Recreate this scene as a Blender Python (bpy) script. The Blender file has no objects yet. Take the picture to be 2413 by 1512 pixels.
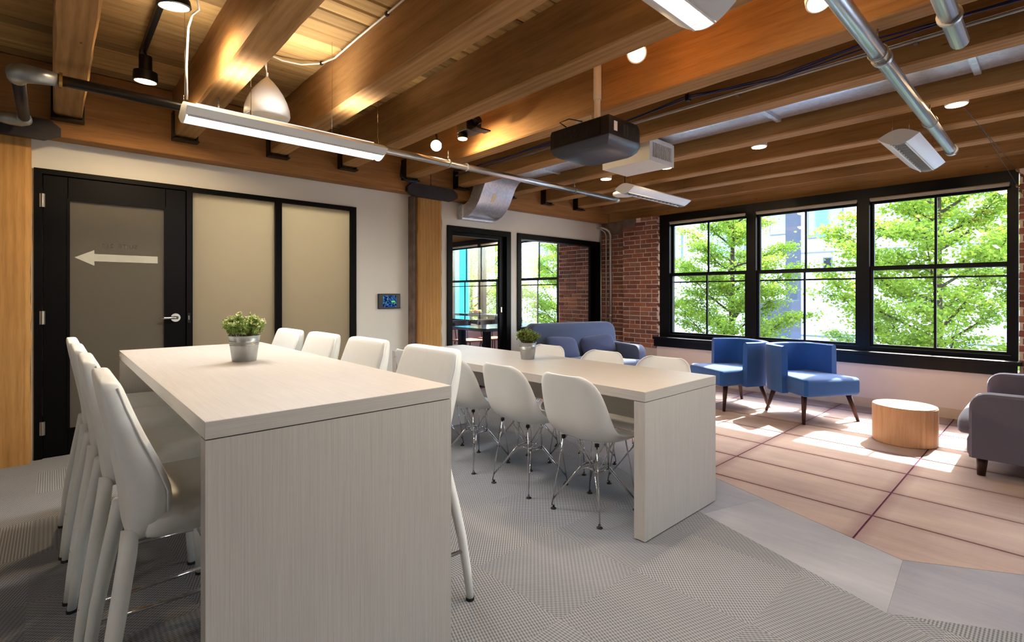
import bpy, bmesh, math, random
from mathutils import Vector, Matrix
import numpy as np
random.seed(7); RNG = np.random.default_rng(7)
R = math.radians
SC = bpy.context.scene
COL = SC.collection

# ------------------------------------------------------------------ camera, sky, sun, exposure
YAW = 0.8293
cam_d = bpy.data.cameras.new('camera'); cam = bpy.data.objects.new('camera', cam_d); COL.objects.link(cam)
cam.location = (0, 0, 1.235); cam.rotation_euler = (math.pi/2, 0, YAW - math.pi/2)
cam_d.sensor_width = 36; cam_d.lens = 36*1183.0/2413.0; cam_d.shift_y = -(756-693.4)/2413.0
cam_d.clip_start = 0.05; cam_d.clip_end = 300
SC.camera = cam
SUN_EL, SUN_SLOPE = 45.2, -0.06          # the sun stands outside the window wall
w = bpy.data.worlds.new('sky'); SC.world = w; w.use_nodes = True
nt = w.node_tree; nt.nodes.clear()
wo = nt.nodes.new('ShaderNodeOutputWorld'); bg = nt.nodes.new('ShaderNodeBackground'); sky = nt.nodes.new('ShaderNodeTexSky')
sky.sky_type = 'NISHITA'; sky.sun_disc = False; sky.sun_elevation = R(SUN_EL)
sky.sun_rotation = math.atan2(1.0, SUN_SLOPE); sky.dust_density = 3.0; sky.air_density = 1.0; sky.altitude = 50
bg.inputs[1].default_value = 3.4
nt.links.new(sky.outputs[0], bg.inputs[0]); nt.links.new(bg.outputs[0], wo.inputs[0])
sl = bpy.data.lights.new('sun', 'SUN'); so = bpy.data.objects.new('sun', sl); COL.objects.link(so)
sl.energy = 30.0; sl.angle = R(0.53); sl.color = (1.0, 0.95, 0.88)
sd = Vector((1, SUN_SLOPE, math.tan(R(SUN_EL)))).normalized()
so.rotation_euler = sd.to_track_quat('Z', 'Y').to_euler(); so.location = (20, 0, 20)
SC.view_settings.view_transform = 'Standard'; SC.view_settings.look = 'None'
SC.view_settings.exposure = 0.0; SC.view_settings.gamma = 1.0; SC.view_settings.use_curve_mapping = False
LAMP = 1.55                                 # one dial for all the room's lamps

# ------------------------------------------------------------------ materials
def s2l(c): return tuple(((v/255)/12.92 if v/255 <= .04045 else ((v/255+.055)/1.055)**2.4) for v in c) + (1,)
MATS = {}
class NT:
    def __init__(s, name):
        s.m = bpy.data.materials.new(name); s.m.use_nodes = True; s.t = s.m.node_tree; s.t.nodes.clear()
        s.o = s.n('OutputMaterial'); MATS[name] = s.m
    def n(s, k, **kw):
        x = s.t.nodes.new('ShaderNode'+k)
        for a, b in kw.items(): setattr(x, a, b)
        return x
    def l(s, a, b): s.t.links.new(a, b)
    def set(s, node, **kw):
        for a, b in kw.items(): node.inputs[a.replace('_', ' ')].default_value = b
    def coords(s, scale=(1, 1, 1), rnd=0.0, rot=(0, 0, 0)):
        tc = s.n('TexCoord'); mp = s.n('Mapping'); mp.inputs['Scale'].default_value = scale; mp.inputs['Rotation'].default_value = rot
        if rnd:
            oi = s.n('ObjectInfo'); vm = s.n('VectorMath', operation='SCALE'); cx = s.n('CombineXYZ')
            m1 = s.n('Math', operation='MULTIPLY'); m1.inputs[1].default_value = rnd; s.l(oi.outputs['Random'], m1.inputs[0])
            m2 = s.n('Math', operation='MULTIPLY'); m2.inputs[1].default_value = rnd*2.7; s.l(oi.outputs['Random'], m2.inputs[0])
            s.l(m1.outputs[0], cx.inputs[0]); s.l(m2.outputs[0], cx.inputs[1]); s.l(m1.outputs[0], cx.inputs[2])
            ad = s.n('VectorMath', operation='ADD'); s.l(tc.outputs['Object'], ad.inputs[0]); s.l(cx.outputs[0], ad.inputs[1])
            s.l(ad.outputs[0], mp.inputs[0])
        else: s.l(tc.outputs['Object'], mp.inputs[0])
        return mp.outputs[0]
    def noise(s, co, scale=5, detail=3, rough=.5, dist=0):
        x = s.n('TexNoise'); s.l(co, x.inputs['Vector']); s.set(x, Scale=scale, Detail=detail, Roughness=rough, Distortion=dist); return x.outputs['Fac']
    def ramp(s, f, stops):
        x = s.n('ValToRGB'); e = x.color_ramp.elements
        while len(e) < len(stops): e.new(.5)
        for i, (p, c) in enumerate(stops): e[i].position = p; e[i].color = c
        s.l(f, x.inputs[0]); return x.outputs[0]
    def mix(s, f, a, b, mode='MIX'):
        x = s.n('MixRGB', blend_type=mode)
        for v, i in ((f, 0), (a, 1), (b, 2)):
            if isinstance(v, (int, float)): x.inputs[i].default_value = v
            elif isinstance(v, tuple): x.inputs[i].default_value = v
            else: s.l(v, x.inputs[i])
        return x.outputs[0]
    def bump(s, f, strength=.2, dist=.01):
        x = s.n('Bump'); s.set(x, Strength=strength, Distance=dist); s.l(f, x.inputs['Height']); return x.outputs[0]
    def pbr(s, col, rough=.5, metal=0, normal=None, spec=.5, **kw):
        p = s.n('BsdfPrincipled')
        if isinstance(col, tuple): p.inputs['Base Color'].default_value = col
        else: s.l(col, p.inputs['Base Color'])
        if isinstance(rough, (int, float)): p.inputs['Roughness'].default_value = rough
        else: s.l(rough, p.inputs['Roughness'])
        p.inputs['Metallic'].default_value = metal; p.inputs['Specular IOR Level'].default_value = spec
        if normal is not None: s.l(normal, p.inputs['Normal'])
        for a, b in kw.items(): p.inputs[a.replace('_', ' ')].default_value = b
        s.l(p.outputs[0], s.o.inputs[0]); return p

def plain(name, rgb, rough=.5, metal=0, spec=.5, var=.06, nscale=8, bump=0, **kw):
    t = NT(name); co = t.coords(); c = s2l(rgb); n = t.noise(co, nscale, 3)
    lo = tuple(v*(1-var) for v in c[:3])+(1,); hi = tuple(min(1, v*(1+var)) for v in c[:3])+(1,)
    t.pbr(t.ramp(n, [(.3, lo), (.7, hi)]), rough, metal, t.bump(n, bump, .004) if bump else None, spec, **kw); return t.m

def wood(name, dark, mid, light, axis='y', rough=.75, rnd=3.0, grain=1.0, knots=True, bump=.25, vary=0.0):
    t = NT(name); sc = {'x': (.35, 6, 6), 'y': (6, .35, 6), 'z': (6, 6, .35)}[axis]
    co = t.coords(tuple(v*grain for v in sc), rnd)
    n1 = t.noise(co, 1.6, 6, .62, 1.2); n2 = t.noise(co, 9, 3, .6, .3)
    wv = t.n('TexWave', wave_type='BANDS', bands_direction={'x': 'Y', 'y': 'X', 'z': 'X'}[axis]); t.l(co, wv.inputs['Vector'])
    t.set(wv, Scale=1.1, Distortion=9.0, Detail=3.0, Detail_Scale=.6)
    f = t.mix(.16, n1, wv.outputs['Fac']); f = t.mix(.25, f, n2)
    c = t.ramp(f, [(.25, s2l(dark)), (.5, s2l(mid)), (.75, s2l(light))])
    co2 = t.coords((1, 1, 1), rnd); big = t.noise(co2, 1.1, 2)
    c = t.mix(.35, c, t.ramp(big, [(.3, (.55, .5, .42, 1)), (.7, (1.25, 1.2, 1.1, 1))]), 'MULTIPLY')
    if vary:
        oi = t.n('ObjectInfo'); c = t.mix(vary, c, t.ramp(oi.outputs['Random'], [(0, (.45, .42, .38, 1)), (.35, (.95, .9, .84, 1)), (.7, (1.1, 1.08, 1.02, 1)), (1, (1.3, 1.3, 1.22, 1))]), 'MULTIPLY')
    fine = t.noise(t.coords(tuple(v*14*grain for v in sc), rnd), 1.3, 2, .6)
    c = t.mix(.22, c, t.ramp(fine, [(.32, (.45, .42, .38, 1)), (.5, (1, 1, 1, 1))]), 'MULTIPLY')
    if knots:
        v = t.n('TexVoronoi'); t.l(t.coords((4, 1.6, 4) if axis == 'y' else (1.6, 4, 4), rnd), v.inputs['Vector']); t.set(v, Scale=1.6)
        k = t.ramp(v.outputs['Distance'], [(.0, (1, 1, 1, 1)), (.055, (0, 0, 0, 1))])
        c = t.mix(k, c, s2l([d*.5 for d in dark]))
    t.pbr(c, rough, 0, t.bump(f, bump, .006), .3); return t.m

wood('joist_wood', (128, 92, 52), (166, 124, 76), (186, 146, 96), 'y')
wood('girder_wood', (120, 82, 44), (162, 114, 66), (184, 138, 86), 'x')
wood('post_wood', (150, 108, 58), (176, 132, 76), (190, 148, 92), 'z')
wood('deck_wood', (158, 124, 76), (184, 149, 97), (196, 163, 111), 'x', rnd=9.0, grain=.7, bump=.15, vary=.75)
wood('oak_veneer', (172, 128, 92), (194, 150, 112), (206, 166, 130), 'z', .45, 0, 1.6, False, .03)
wood('leg_wood', (42, 22, 16), (58, 32, 24), (72, 42, 32), 'z', .4, 0, 2, False, .02)

def laminate(name, axis):
    t = NT(name); sc = {'x': (4, 400, 400), 'y': (400, 4, 400), 'z': (400, 400, 4)}[axis]
    co = t.coords(sc); n = t.noise(co, 1.0, 4, .6); big = t.noise(t.coords((1.5, 1.5, 1.5)), 2, 2)
    c = t.ramp(n, [(.25, s2l((170, 164, 158))), (.5, s2l((182, 177, 171))), (.75, s2l((191, 187, 182)))])
    c = t.mix(.25, c, t.ramp(big, [(.3, (.9, .9, .9, 1)), (.7, (1.06, 1.05, 1.04, 1))]), 'MULTIPLY')
    t.pbr(c, .42, 0, t.bump(n, .05, .001), .4)
laminate('laminate_x', 'x'); laminate('laminate_y', 'y'); laminate('laminate_z', 'z')

plain('wall_paint', (216, 213, 205), .85, 0, .2, .02, 2)
plain('low_wall_paint', (212, 198, 186), .85, 0, .2, .02, 2)
plain('baseboard_vinyl', (196, 176, 150), .6)
plain('ceiling_dark', (60, 44, 30), .9)
plain('black_paint', (7, 6, 7), .45, 0, .1, .1)
plain('window_paint', (7, 8, 10), .36, 0, .22, .1)
plain('black_metal', (20, 20, 22), .38, .3)
plain('black_plastic', (19, 20, 23), .35)
plain('projector_grey', (62, 66, 80), .38)
plain('steel_dark', (58, 54, 56), .55, .7, .5, .15, 20)
plain('chrome', (205, 205, 208), .09, 1, .5, .02)
plain('pipe_steel', (196, 196, 202), .3, 1, .5, .12, 3)
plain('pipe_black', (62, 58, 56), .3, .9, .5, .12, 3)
plain('fitting_steel', (168, 172, 172), .36, .7, .5, .15, 20)
plain('conduit_steel', (182, 180, 176), .4, .85, .5, .08, 10)
plain('brass', (190, 150, 90), .3, 1)
plain('white_leather', (226, 228, 225), .42, 0, .45, .015, 40, .04)
plain('white_shell', (220, 221, 219), .33, 0, .5, .012)
plain('white_enamel', (212, 213, 214), .35, 0, .5, .015)
plain('white_matte', (216, 212, 204), .6, 0, .3, .02)
plain('galvanised_pot', (164, 168, 168), .36, .85, .5, .08, 14)
plain('soil', (48, 36, 26), .95)
plain('rubber', (14, 14, 14), .7)
plain('hinge_metal', (176, 172, 164), .3, .9)
plain('cable_white', (226, 222, 212), .5)
plain('cable_blue', (24, 32, 84), .5)
plain('cable_black', (16, 16, 18), .5)
plain('shade_fabric', (170, 158, 138), .8)
plain('mortar', (212, 192, 176), .95, 0, .1, .12, 30, .3)
plain('plaster', (190, 172, 158), .9, 0, .2, .08, 6)
plain('concrete_patch', (112, 98, 90), .95, 0, .1, .25, 9)
plain('tape', (214, 200, 168), .8)
plain('sticker', (220, 220, 224), .5)
plain('arrow_vinyl', (168, 170, 160), .7)
plain('letter_vinyl', (74, 70, 66), .8)
plain('dark_tabletop', (22, 34, 52), .16, 0, .6, .2, 3)
plain('dark_chair', (30, 26, 28), .5)
plain('chair_seat_wood', (150, 98, 72), .6)
plain('blue_seat', (70, 96, 150), .7)
plain('plate', (40, 44, 52), .3)
plain('facade_white', (236, 236, 236), .8, 0, .2, .03, .6)
plain('facade_grey', (84, 84, 92), .8, 0, .2, .05, .6)
plain('facade_glass', (120, 170, 178), .1, 0, .6, .04, .3)
plain('facade_joint', (120, 122, 128), .8)
plain('turquoise', (20, 176, 196), .5, 0, .4, .03, .8)
plain('street', (150, 150, 150), .9, 0, .2, .08, .5)
plain('bark', (70, 58, 46), .95, 0, .1, .25, 12, .4)
plain('bark_small', (84, 70, 52), .95, 0, .1, .25, 30)
plain('vent_dark', (26, 28, 30), .7)

def fabric(name, rgb, scale=420, rough=.92, var=.14, bump=.25):
    t = NT(name); c = s2l(rgb); n = t.noise(t.coords(), scale, 2, .6); b = t.noise(t.coords(), 3, 2)
    f = t.mix(.3, n, b)
    t.pbr(t.ramp(f, [(.3, tuple(v*(1-var) for v in c[:3])+(1,)), (.7, tuple(v*(1+var) for v in c[:3])+(1,))]), rough, 0, t.bump(n, bump, .002), .25, Sheen_Weight=.25)
fabric('blue_velvet', (32, 80, 142)); fabric('sofa_fabric', (68, 80, 108)); fabric('sofa_fabric_dark', (92, 88, 102)); fabric('cushion_fabric', (56, 65, 96))

def brick_mat():
    t = NT('brick'); oi = t.n('ObjectInfo'); n = t.noise(t.coords((1, 1, 1), 4), 16, 4, .6); m = t.noise(t.coords((1, 1, 1), 4), 60, 2)
    base = t.ramp(oi.outputs['Random'], [(0, s2l((114, 74, 64))), (.3, s2l((136, 86, 72))), (.55, s2l((148, 96, 78))), (.75, s2l((122, 86, 78))), (.9, s2l((172, 112, 84))), (1, s2l((110, 92, 88)))])
    c = t.mix(.45, base, t.ramp(n, [(.3, (.6, .58, .56, 1)), (.7, (1.25, 1.2, 1.2, 1))]), 'MULTIPLY')
    e = t.ramp(t.noise(t.coords((1, 1, 1), 6), 7, 3, .6), [(.62, (0, 0, 0, 1)), (.74, (.45, .45, .45, 1))])
    c = t.mix(e, c, s2l((184, 150, 132)))
    t.pbr(c, .9, 0, t.bump(m, .4, .004), .2)
brick_mat()

def galv():
    t = NT('galvanised'); v = t.n('TexVoronoi'); t.l(t.coords(), v.inputs['Vector']); t.set(v, Scale=40)
    c = t.ramp(v.outputs['Color'], [(.2, s2l((198, 203, 212))), (.8, s2l((216, 220, 228)))])
    t.pbr(c, .32, .72, None, .5)
galv()

def carpet_tile(name, ang, tint):
    t = NT(name); co = t.coords((1, 1, 1), 0, (0, 0, ang))
    sp = t.n('SeparateXYZ'); t.l(co, sp.inputs[0])
    def wave(o, k, ph=0.0):
        m = t.n('Math', operation='MULTIPLY_ADD'); m.inputs[1].default_value = k; m.inputs[2].default_value = ph; t.l(o, m.inputs[0])
        s = t.n('Math', operation='SINE'); t.l(m.outputs[0], s.inputs[0]); return s.outputs[0]
    a = wave(sp.outputs[0], 6.2832/.0115); b = wave(sp.outputs[1], 6.2832/.017)
    m = t.n('Math', operation='MULTIPLY_ADD'); m.inputs[1].default_value = .45; t.l(b, m.inputs[0]); t.l(a, m.inputs[2])
    h = t.n('Math', operation='MULTIPLY_ADD'); h.inputs[1].default_value = .33; h.inputs[2].default_value = .5; t.l(m.outputs[0], h.inputs[0])
    nz = t.noise(t.coords(), 260, 2, .7)
    f = t.mix(.25, h.outputs[0], nz)
    c = t.ramp(f, [(.2, s2l(tuple(v*.72 for v in tint))), (.5, s2l(tint)), (.85, s2l(tuple(min(255, v*1.15) for v in tint)))])
    big = t.noise(t.coords((1, 1, 1), 5), 2.2, 2); c = t.mix(.3, c, t.ramp(big, [(.3, (.82, .82, .82, 1)), (.7, (1.1, 1.1, 1.1, 1))]), 'MULTIPLY')
    t.pbr(c, .95, 0, t.bump(f, .45, .004), .1)
TILE_M = []
for i, (a, tint) in enumerate([(0, (134, 136, 140)), (90, (129, 131, 136)), (45, (136, 138, 142)), (-45, (131, 133, 138)), (20, (133, 135, 139)), (-70, (130, 132, 137))]):
    carpet_tile('carpet_tile_%d' % i, R(a), tint); TILE_M.append('carpet_tile_%d' % i)

def loom(name, cols, axis='y', sc=1.0, edge=None):
    t = NT(name); s = (9, 2.2, 1) if axis == 'y' else (2.2, 9, 1)
    n = t.noise(t.coords(tuple(v*sc for v in s), 7), .6, 5, .65); p = t.noise(t.coords(), 420, 2, .7); b = t.noise(t.coords((1, 1, 1), 7), 1.8, 2); st = t.noise(t.coords((120, 5, 1) if axis == 'y' else (5, 120, 1), 7), 1, 2)
    f = t.mix(.4, n, b); f = t.mix(.15, f, st); f = t.mix(.15, f, p)
    c = t.ramp(f, [(.3, s2l(cols[0])), (.5, s2l(cols[1])), (.7, s2l(cols[2]))])
    if edge:                                   # the dye runs darker towards the seams
        tc = t.n('TexCoord'); sp = t.n('SeparateXYZ'); t.l(tc.outputs['Generated'], sp.inputs[0])
        for o, lo, k in ((1, .86, .55), (0, .78, .35)):
            a = t.n('Math', operation='SUBTRACT'); a.inputs[1].default_value = .5; t.l(sp.outputs[o], a.inputs[0])
            q = t.n('Math', operation='ABSOLUTE'); t.l(a.outputs[0], q.inputs[0]); m2 = t.n('Math', operation='MULTIPLY'); m2.inputs[1].default_value = 2.0; t.l(q.outputs[0], m2.inputs[0])
            r = t.ramp(m2.outputs[0], [(lo, (0, 0, 0, 1)), (1, (k, k, k, 1))]); c = t.mix(r, c, s2l(edge))
    t.pbr(c, .95, 0, t.bump(p, .35, .003), .1)
loom('rug_warm', [(140, 122, 120), (166, 147, 140), (186, 168, 158)], edge=(122, 92, 96))
loom('rug_border', [(132, 133, 142), (152, 153, 160), (170, 170, 176)])
loom('rug_border_grey', [(120, 122, 132), (140, 141, 150), (158, 159, 166)])
plain('rug_seam', (96, 52, 80), .95, 0, .1, .2, 60)
plain('border_seam', (104, 104, 114), .95, 0, .1, .2, 60)

def emit(name, rgb, strength, lin=False):
    t = NT(name); e = t.n('Emission'); e.inputs[0].default_value = rgb if lin else s2l(rgb); e.inputs[1].default_value = strength*LAMP; t.l(e.outputs[0], t.o.inputs[0])
emit('tube_glow', (255, 250, 240), 14); emit('tube_soft', (255, 246, 232), .8); emit('bulb_warm', (255, 214, 150), 40); emit('bulb_halo', (255, 226, 180), 26)
emit('can_warm', (255, 206, 140), 22)

def glass(name, tint=(1, 1, 1, 1), refl=1.0):
    t = NT(name); tr = t.n('BsdfTransparent'); tr.inputs[0].default_value = tint; gl = t.n('BsdfGlossy'); gl.inputs['Roughness'].default_value = .01
    lw = t.n('LayerWeight'); lw.inputs[0].default_value = .5; pw = t.n('Math', operation='POWER'); pw.inputs[1].default_value = 5.0; t.l(lw.outputs['Facing'], pw.inputs[0])
    m = t.n('Math', operation='MULTIPLY_ADD'); m.inputs[1].default_value = .9*refl; m.inputs[2].default_value = .04*refl; t.l(pw.outputs[0], m.inputs[0])
    mx = t.n('MixShader'); t.l(m.outputs[0], mx.inputs[0]); t.l(tr.outputs[0], mx.inputs[1]); t.l(gl.outputs[0], mx.inputs[2]); t.l(mx.outputs[0], t.o.inputs[0])
glass('pane_glass', (.97, .985, .98, 1), .8)
def frosted(name, rgb, trans):
    t = NT(name); d = t.n('BsdfPrincipled'); d.inputs['Base Color'].default_value = s2l(rgb); d.inputs['Roughness'].default_value = .45; d.inputs['Specular IOR Level'].default_value = .4
    tl = t.n('BsdfTranslucent'); tl.inputs[0].default_value = (.9, .9, .88, 1); mx = t.n('MixShader'); mx.inputs[0].default_value = trans
    t.l(d.outputs[0], mx.inputs[1]); t.l(tl.outputs[0], mx.inputs[2]); t.l(mx.outputs[0], t.o.inputs[0])
frosted('frosted_glass', (112, 106, 94), .6)

def leafmat(name, c1, c2, trans=.5, c3=None):
    t = NT(name); n = t.noise(t.coords(), 2.2, 3); n2 = t.noise(t.coords(), 40, 2); f = t.mix(.5, n, n2)
    c = t.ramp(f, [(.35, s2l(c1)), (.65, s2l(c2))])
    d = t.n('BsdfDiffuse'); t.l(c, d.inputs[0]); tl = t.n('BsdfTranslucent'); t.l(c, tl.inputs[0])
    mx = t.n('MixShader'); mx.inputs[0].default_value = trans; t.l(d.outputs[0], mx.inputs[1]); t.l(tl.outputs[0], mx.inputs[2]); t.l(mx.outputs[0], t.o.inputs[0])
leafmat('leaf_tree', (92, 124, 38), (154, 178, 72), .5)
leafmat('leaf_plant', (96, 128, 62), (160, 180, 104), .3); leafmat('leaf_pale', (206, 214, 150), (228, 230, 180), .3); leafmat('leaf_plant_b', (84, 104, 44), (140, 150, 80), .3)
def screen():
    t = NT('screen_image'); co = t.coords((1, 1, 1)); n = t.noise(co, 60, 2); sp = t.n('SeparateXYZ'); t.l(co, sp.inputs[0])
    c = t.ramp(n, [(.35, s2l((10, 18, 46))), (.5, s2l((30, 60, 140))), (.66, s2l((90, 140, 120)))])
    e = t.n('Emission'); t.l(c, e.inputs[0]); e.inputs[1].default_value = 1.0; t.l(e.outputs[0], t.o.inputs[0])
screen(); emit('screen_green', (80, 190, 70), 1.0)
plain('apple_green', (150, 176, 60), .35, 0, .5, .12, 20); plain('apple_red', (196, 70, 44), .35, 0, .5, .2, 14); plain('apple_yellow', (214, 180, 80), .35, 0, .5, .12, 14)

# ------------------------------------------------------------------ mesh helpers
class MB:
    """collects shapes; build() links them as one mesh object"""
    def __init__(s): s.bm = bmesh.new()
    def box(s, x0, x1, y0, y1, z0, z1, bev=0, seg=2):
        b = bmesh.new(); bmesh.ops.create_cube(b, size=1)
        bmesh.ops.scale(b, vec=(x1-x0, y1-y0, z1-z0), verts=b.verts); bmesh.ops.translate(b, vec=((x0+x1)/2, (y0+y1)/2, (z0+z1)/2), verts=b.verts)
        if bev: bmesh.ops.bevel(b, geom=list(b.edges), offset=bev, segments=seg, profile=.5, affect='EDGES', clamp_overlap=True)
        return s.join(b)
    def join(s, b, mat=None):
        if mat is not None: b.transform(mat)
        me = bpy.data.meshes.new('tmp'); b.to_mesh(me); b.free(); s.bm.from_mesh(me); bpy.data.meshes.remove(me); return s
    def rings(s, rings, cap=True, closed=False):
        vs = [[s.bm.verts.new(p) for p in r] for r in rings]; n = len(vs[0]); m = len(vs)
        for i in range(m if closed else m-1):
            a, b = vs[i], vs[(i+1) % m]
            for j in range(n): s.bm.faces.new((a[j], a[(j+1) % n], b[(j+1) % n], b[j]))
        if cap and not closed: s.bm.faces.new(vs[0][::-1]); s.bm.faces.new(vs[-1])
        return s
    def tube(s, pts, r, n=10, cap=True):
        pts = [Vector(p) for p in pts]; rs = r if isinstance(r, (list, tuple)) else [r]*len(pts); out = []
        t0 = (pts[1]-pts[0]).normalized(); up = Vector((0, 0, 1)) if abs(t0.z) < .9 else Vector((1, 0, 0)); nx = t0.cross(up).normalized()
        for i, p in enumerate(pts):
            t = ((pts[min(i+1, len(pts)-1)]-p).normalized() + (p-pts[max(i-1, 0)]).normalized())
            t = t.normalized() if t.length > 1e-6 else t0
            nx = (nx - t*nx.dot(t)).normalized(); ny = t.cross(nx)
            out.append([p + nx*math.cos(2*math.pi*k/n)*rs[i] + ny*math.sin(2*math.pi*k/n)*rs[i] for k in range(n)])
        return s.rings(out, cap)
    def lathe(s, prof, n=24, c=(0, 0, 0), cap=True):
        return s.rings([[(c[0]+r*math.cos(2*math.pi*k/n), c[1]+r*math.sin(2*math.pi*k/n), c[2]+z) for k in range(n)] for r, z in prof], cap)
    def prism(s, poly, axis, a, b):
        def P(u, v, t): return {'x': (t, u, v), 'y': (u, t, v), 'z': (u, v, t)}[axis]
        return s.rings([[P(u, v, a) for u, v in poly], [P(u, v, b) for u, v in poly]])
    def build(s, name, mat, parent=None, smooth=False, loc=None):
        bmesh.ops.recalc_face_normals(s.bm, faces=s.bm.faces)
        me = bpy.data.meshes.new(name); s.bm.to_mesh(me); s.bm.free()
        if smooth:
            for p in me.polygons: p.use_smooth = True
        me.materials.append(MATS[mat]); o = bpy.data.objects.new(name, me); COL.objects.link(o)
        if parent: o.parent = parent
        if loc: o.location = loc
        if smooth == 'auto':
            m = o.modifiers.new('edge', 'EDGE_SPLIT'); m.split_angle = R(38)
        return o
def bx(name, mat, parent, *a, bev=0, seg=2): return MB().box(*a, bev=bev, seg=seg).build(name, mat, parent, smooth=False)
def empty(name, loc=(0, 0, 0), rz=0):
    o = bpy.data.objects.new(name, None); COL.objects.link(o); o.location = loc; o.rotation_euler = (0, 0, rz); o.empty_display_size = .1; return o
def tag(o, label, cat, group=None):
    o['label'] = label; o['category'] = cat
    if group: o['group'] = group
    return o
def thing(name, label, cat, loc=(0, 0, 0), rz=0, group=None): return tag(empty(name, loc, rz), label, cat, group)
def struct(o): o['kind'] = 'structure'; return o
def copy_tree(o, parent=None):
    c = o.copy(); COL.objects.link(c); c.parent = parent
    for ch in list(o.children): copy_tree(ch, c)
    return c
def lamp(kind, name, parent, loc, power, color, size=.05, spot=None, aim=None):
    l = bpy.data.lights.new(name, kind); l.energy = power*LAMP; l.color = color; o = bpy.data.objects.new(name, l); COL.objects.link(o); o.parent = parent; o.location = loc
    if kind == 'AREA':
        l.shape = 'RECTANGLE'; l.size, l.size_y = size
        if name == 'uplight': l.spread = R(115)
    else: l.shadow_soft_size = size
    if spot: l.spot_size = spot; l.spot_blend = .6
    if aim: o.rotation_euler = (-Vector(aim)).to_track_quat('Z', 'Y').to_euler()
    return o
def arc(c, r, a0, a1, n, ax='xz'):
    out = []
    for i in range(n+1):
        a = a0+(a1-a0)*i/n; u, v = c[0]+r*math.cos(a), c[1]+r*math.sin(a); out.append((u, v))
    return out
def clip(poly, nx, ny, d):
    """keep the side nx*x+ny*y >= d"""
    out = []
    for i in range(len(poly)):
        a, b = poly[i], poly[(i+1) % len(poly)]; fa, fb = nx*a[0]+ny*a[1]-d, nx*b[0]+ny*b[1]-d
        if fa >= 0: out.append(a)
        if fa*fb < 0: t = fa/(fa-fb); out.append((a[0]+(b[0]-a[0])*t, a[1]+(b[1]-a[1])*t))
    return out
def area(p): return abs(sum(p[i][0]*p[(i+1) % len(p)][1]-p[(i+1) % len(p)][0]*p[i][1] for i in range(len(p))))/2

# ------------------------------------------------------------------ the room
XW, YL, ZC = 6.6, 5.17, 2.93           # low wall under the windows, partition on the left, ceiling boards
WX = 6.72                              # window plane
XB, YB = -3.6, -4.6                    # behind the camera
# floor: grey carpet tiles, grey border and warm carpet with plum seams
floor = struct(MB().box(XB, 7.0, YB, 10.2, -.16, -.006).build('floor', 'rug_seam'))
IN = [(3.50, -.45), (2.916, .494), (4.61, 5.30)]      # inner edge of the grey border
OU = [(2.94, -.45), (2.387, .454), (4.06, 5.17)]      # its outer edge
def side(p, q):
    nx, ny = -(q[1]-p[1]), q[0]-p[0]; l = math.hypot(nx, ny); nx, ny = nx/l, ny/l
    return nx, ny, nx*p[0]+ny*p[1]
iA, iB = side(IN[1], IN[0]), side(IN[2], IN[1])       # positive towards the windows
oA, oB = side(OU[1], OU[0]), side(OU[2], OU[1])
def neg(h): return (-h[0], -h[1], -h[2])
if iB[0] < 0: iB = neg(iB)
if iA[0] < 0: iA = neg(iA)
if oA[0] < 0: oA = neg(oA)
if oB[0] < 0: oB = neg(oB)
def slab(name, poly, mat, z0=-.0058, z1=0.0):
    if len(poly) < 3 or area(poly) < .002: return None
    cx, cy = sum(p[0] for p in poly)/len(poly), sum(p[1] for p in poly)/len(poly)
    return MB().prism([(p[0]-cx, p[1]-cy) for p in poly], 'z', z0, z1).build(name, mat, floor, loc=(cx, cy, 0))
TS = .5; g = .0001
for i in range(-7, 11):
    for j in range(-9, 11):
        x0, y0 = -.075+i*TS, 4.285+(j-9)*TS
        p = [(x0+g, y0+g), (x0+TS-g, y0+g), (x0+TS-g, y0+TS-g), (x0+g, y0+TS-g)]
        p = clip(p, 0, -1, -YL+.0)
        if not p: continue
        if x0 < -1.6 or y0 < -.6: continue
        # grey tiles lie where either outer half-plane is not reached
        for q in ([clip(p, *neg(oB))] + [clip(clip(p, *oB), *neg(oA))]):
            if len(q) > 2: slab('carpet_tile', q, random.choice(TILE_M))
slab('carpet_field', [(XB, YB), (6.6, YB), (6.6, -.6), (3.6, -.6), (2.9, -.6), (XB, -.6)], 'carpet_tile_2')
slab('carpet_field', [(XB, -.6), (-1.6, -.6), (-1.6, YL), (XB, YL)], 'carpet_tile_2')
# border strips between the two edges, cut at the seams
def border(q0, q1, mat='rug_border'):
    e = .0003
    slab('carpet_border', [(q0[0][0], q0[0][1]+e), (q0[1][0], q0[1][1]+e), (q1[1][0], q1[1][1]-e), (q1[0][0], q1[0][1]-e)], mat)
def on(h, y): return (h[2]-h[1]*y)/h[0]
cuts = [((2.916, .494), (2.387, .454)), ((on(iB, 1.219), 1.219), (on(oB, 1.357), 1.357)), ((on(iB, 2.9), 2.9), (on(oB, 3.05), 3.05)), ((on(iB, 4.5), 4.5), (on(oB, 4.65), 4.65)), ((on(iB, 5.15), 5.15), (on(oB, 5.15), 5.15))]
border(((on(iA, -.6), -.6), (on(oA, -.6), -.6)), cuts[0], 'rug_border_grey')
for k, (a, b) in enumerate(zip(cuts, cuts[1:])): border(a, b, 'rug_border' if k % 2 == 0 else 'rug_border_grey')
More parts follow.
